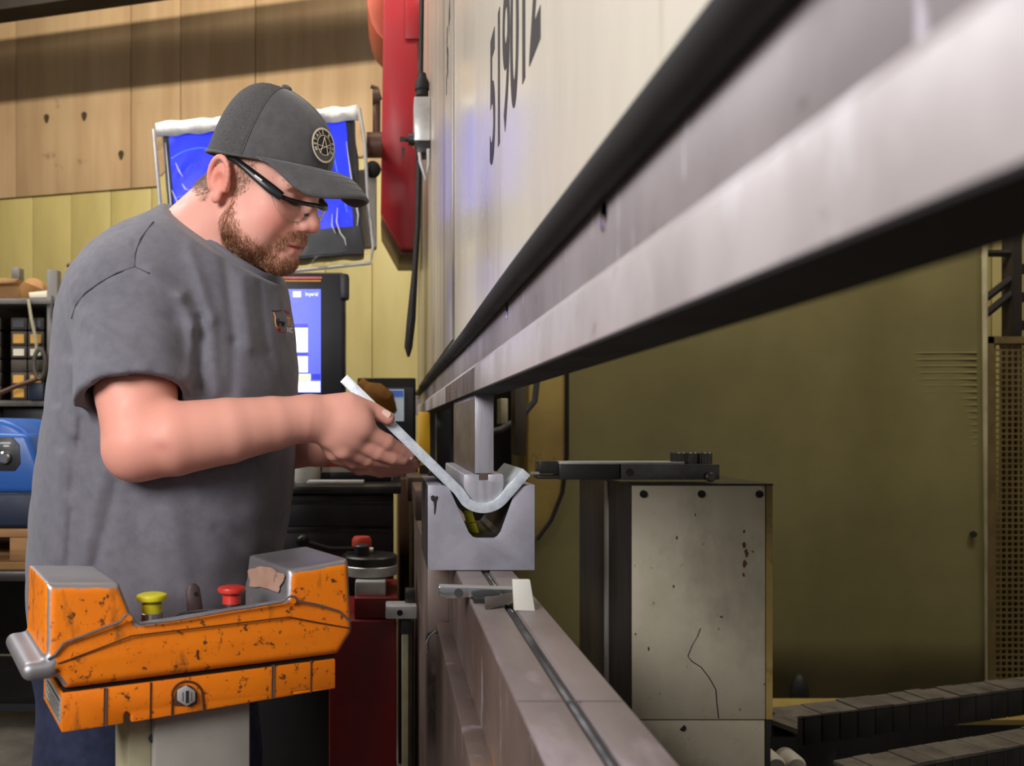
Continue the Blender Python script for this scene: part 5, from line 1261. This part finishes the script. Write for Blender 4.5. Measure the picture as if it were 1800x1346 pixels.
for k_ in (4, 6, 8, 10, 12): obj('brim_stitch', MB().tube([P[i][k_]+Vector(RZ)*.0024 for i in range(4, 45)], .00045, 4), 'shirt_seam', capo)
# round patch on the front
PC, PT = math.radians(-13), .42
pc = np.array(crown(PC, PT, 0)); du = (np.array(crown(PC+.02, PT))-np.array(crown(PC-.02, PT))); du /= np.linalg.norm(du)
dt = (np.array(crown(PC, PT+.02))-np.array(crown(PC, PT-.02))); dt -= du*(dt@du); dt /= np.linalg.norm(dt); pn = np.cross(du, dt); pn = pn if pn[0] > 0 else -pn
def patch(a, b, off):             # disc coordinates -> on the crown
    q = pc+du*a+dt*b
    r2 = a*a+b*b; return h2w(*(q+pn*(.0042+off-7.0*a*a*.55-b*b*3.0)))
def disc(r0, r1, off, m, name, par, n=40, a0=0, a1=2*math.pi):
    P = [[patch(math.cos(a)*r, math.sin(a)*r*1.0, off) for r in np.linspace(r0, r1, 5)] for a in np.linspace(a0, a1, n+1)]
    o = obj(name, MB().grid(P), m, par, smooth=True); return o
PRD = .0245
pt = disc(.0, PRD, 0, 'patch_black', 'patch', capo)
disc(PRD*.88, PRD, .0006, 'patch_cream', 'patch_ring', pt) if False else None
sub = []
def pdisc(name, r0, r1, off, m, a0=0, a1=2*math.pi): return disc(r0, r1, off, m, name, capo, a0=a0, a1=a1)
pdisc('patch_rim', PRD*.90, PRD*1.02, .0007, 'patch_cream'); pdisc('patch_ring', PRD*.55, PRD*.60, .0006, 'patch_cream')
pdisc('patch_band', PRD*.62, PRD*.86, .0004, 'monitor_grey', math.pi*1.08, math.pi*1.92)
def pline(a, b, c, d, r=.0006): return MB().tube([patch(a+(c-a)*t, b+(d-b)*t, .0008) for t in np.linspace(0, 1, 8)], r, 5)
for seg in ((-.008, -.013, .0, .012), (.008, -.013, .0, .012), (-.014, -.002, .014, -.002), (-.011, -.009, .012, .003)): obj('patch_emblem', pline(*seg), 'patch_cream', capo)
s_ = 'METALS & FAB'
for i, ch_ in enumerate(s_):
    if ch_ == ' ': continue
    ang = math.radians(205-i*(230/(len(s_)-1))); V_, F_ = text_mesh(ch_, .0072, .0001, bold=.0001)
    rr = PRD*.655; ca, sa = math.cos(ang), math.sin(ang)
    obj('patch_letter', MB().add([patch(ca*(rr+v.y)+sa*v.x, sa*(rr+v.y)-ca*v.x, .0009+v.z) for v in V_], F_), 'patch_cream', capo, fixn=False)
# ---- safety glasses
def brow_pt(y, dz=0):
    y_ = abs(y); x = np.interp(y_, [0, .012, .025, .045, .058, .068, .074], [.1075, .1085, .1080, .102, .094, .083, .074])
    return x
gf = obj('safety_glasses', MB().tube([h2w(brow_pt(y)+.001, y, .0155+.002*math.cos(y*40)) for y in np.linspace(-.070, .070, 41)], .0036, 8), 'glasses_frame', man, smooth=True)
for s in (-1, 1):
    obj('temple', MB().tube([h2w(*p) for p in ((.089, s*.0670, .0145), (.074, s*.0760, .0185), (.050, s*.0800, .0240), (.025, s*.0820, .0295), (.004, s*.0825, .0330), (-.012, s*.0800, .0300))], [.0046, .0052, .0046, .0036, .0032, .0020], 10, flat=1.6), 'glasses_frame', gf, smooth=True)
    P = []
    for i in range(25):
        y = s*(.006+.066*i/24); u = i/24; row = []
        bot = .034*(1-abs(2*u-.95)**3.2*.85) if u > .02 else .01
        for j in range(9):
            t = j/8; z = .0145-bot*.85*t; row.append(h2w(brow_pt(y)+.0015-.010*t*t*.6, y, z))
        P.append(row)
    o = obj('lens', MB().grid(P), 'lens_clear', gf, smooth=True); o.modifiers.new('thickness', 'SOLIDIFY').thickness = .0018
    obj('lens_edge', MB().tube([row[-1] for row in P], .0005, 5), 'monitor_cream', gf)
    obj('nose_pad', MB().ell(h2w(.1040, s*.0105, .000), (.009, .003, .006), 12, 8, Matrix([list(r) for r in RM])), 'monitor_grey', gf, smooth=True)
obj('temple_mark', MB().tube([h2w(.060, -.0838, .0240), h2w(.046, -.0845, .0262)], .0014, 6), 'white_cloth', gf)
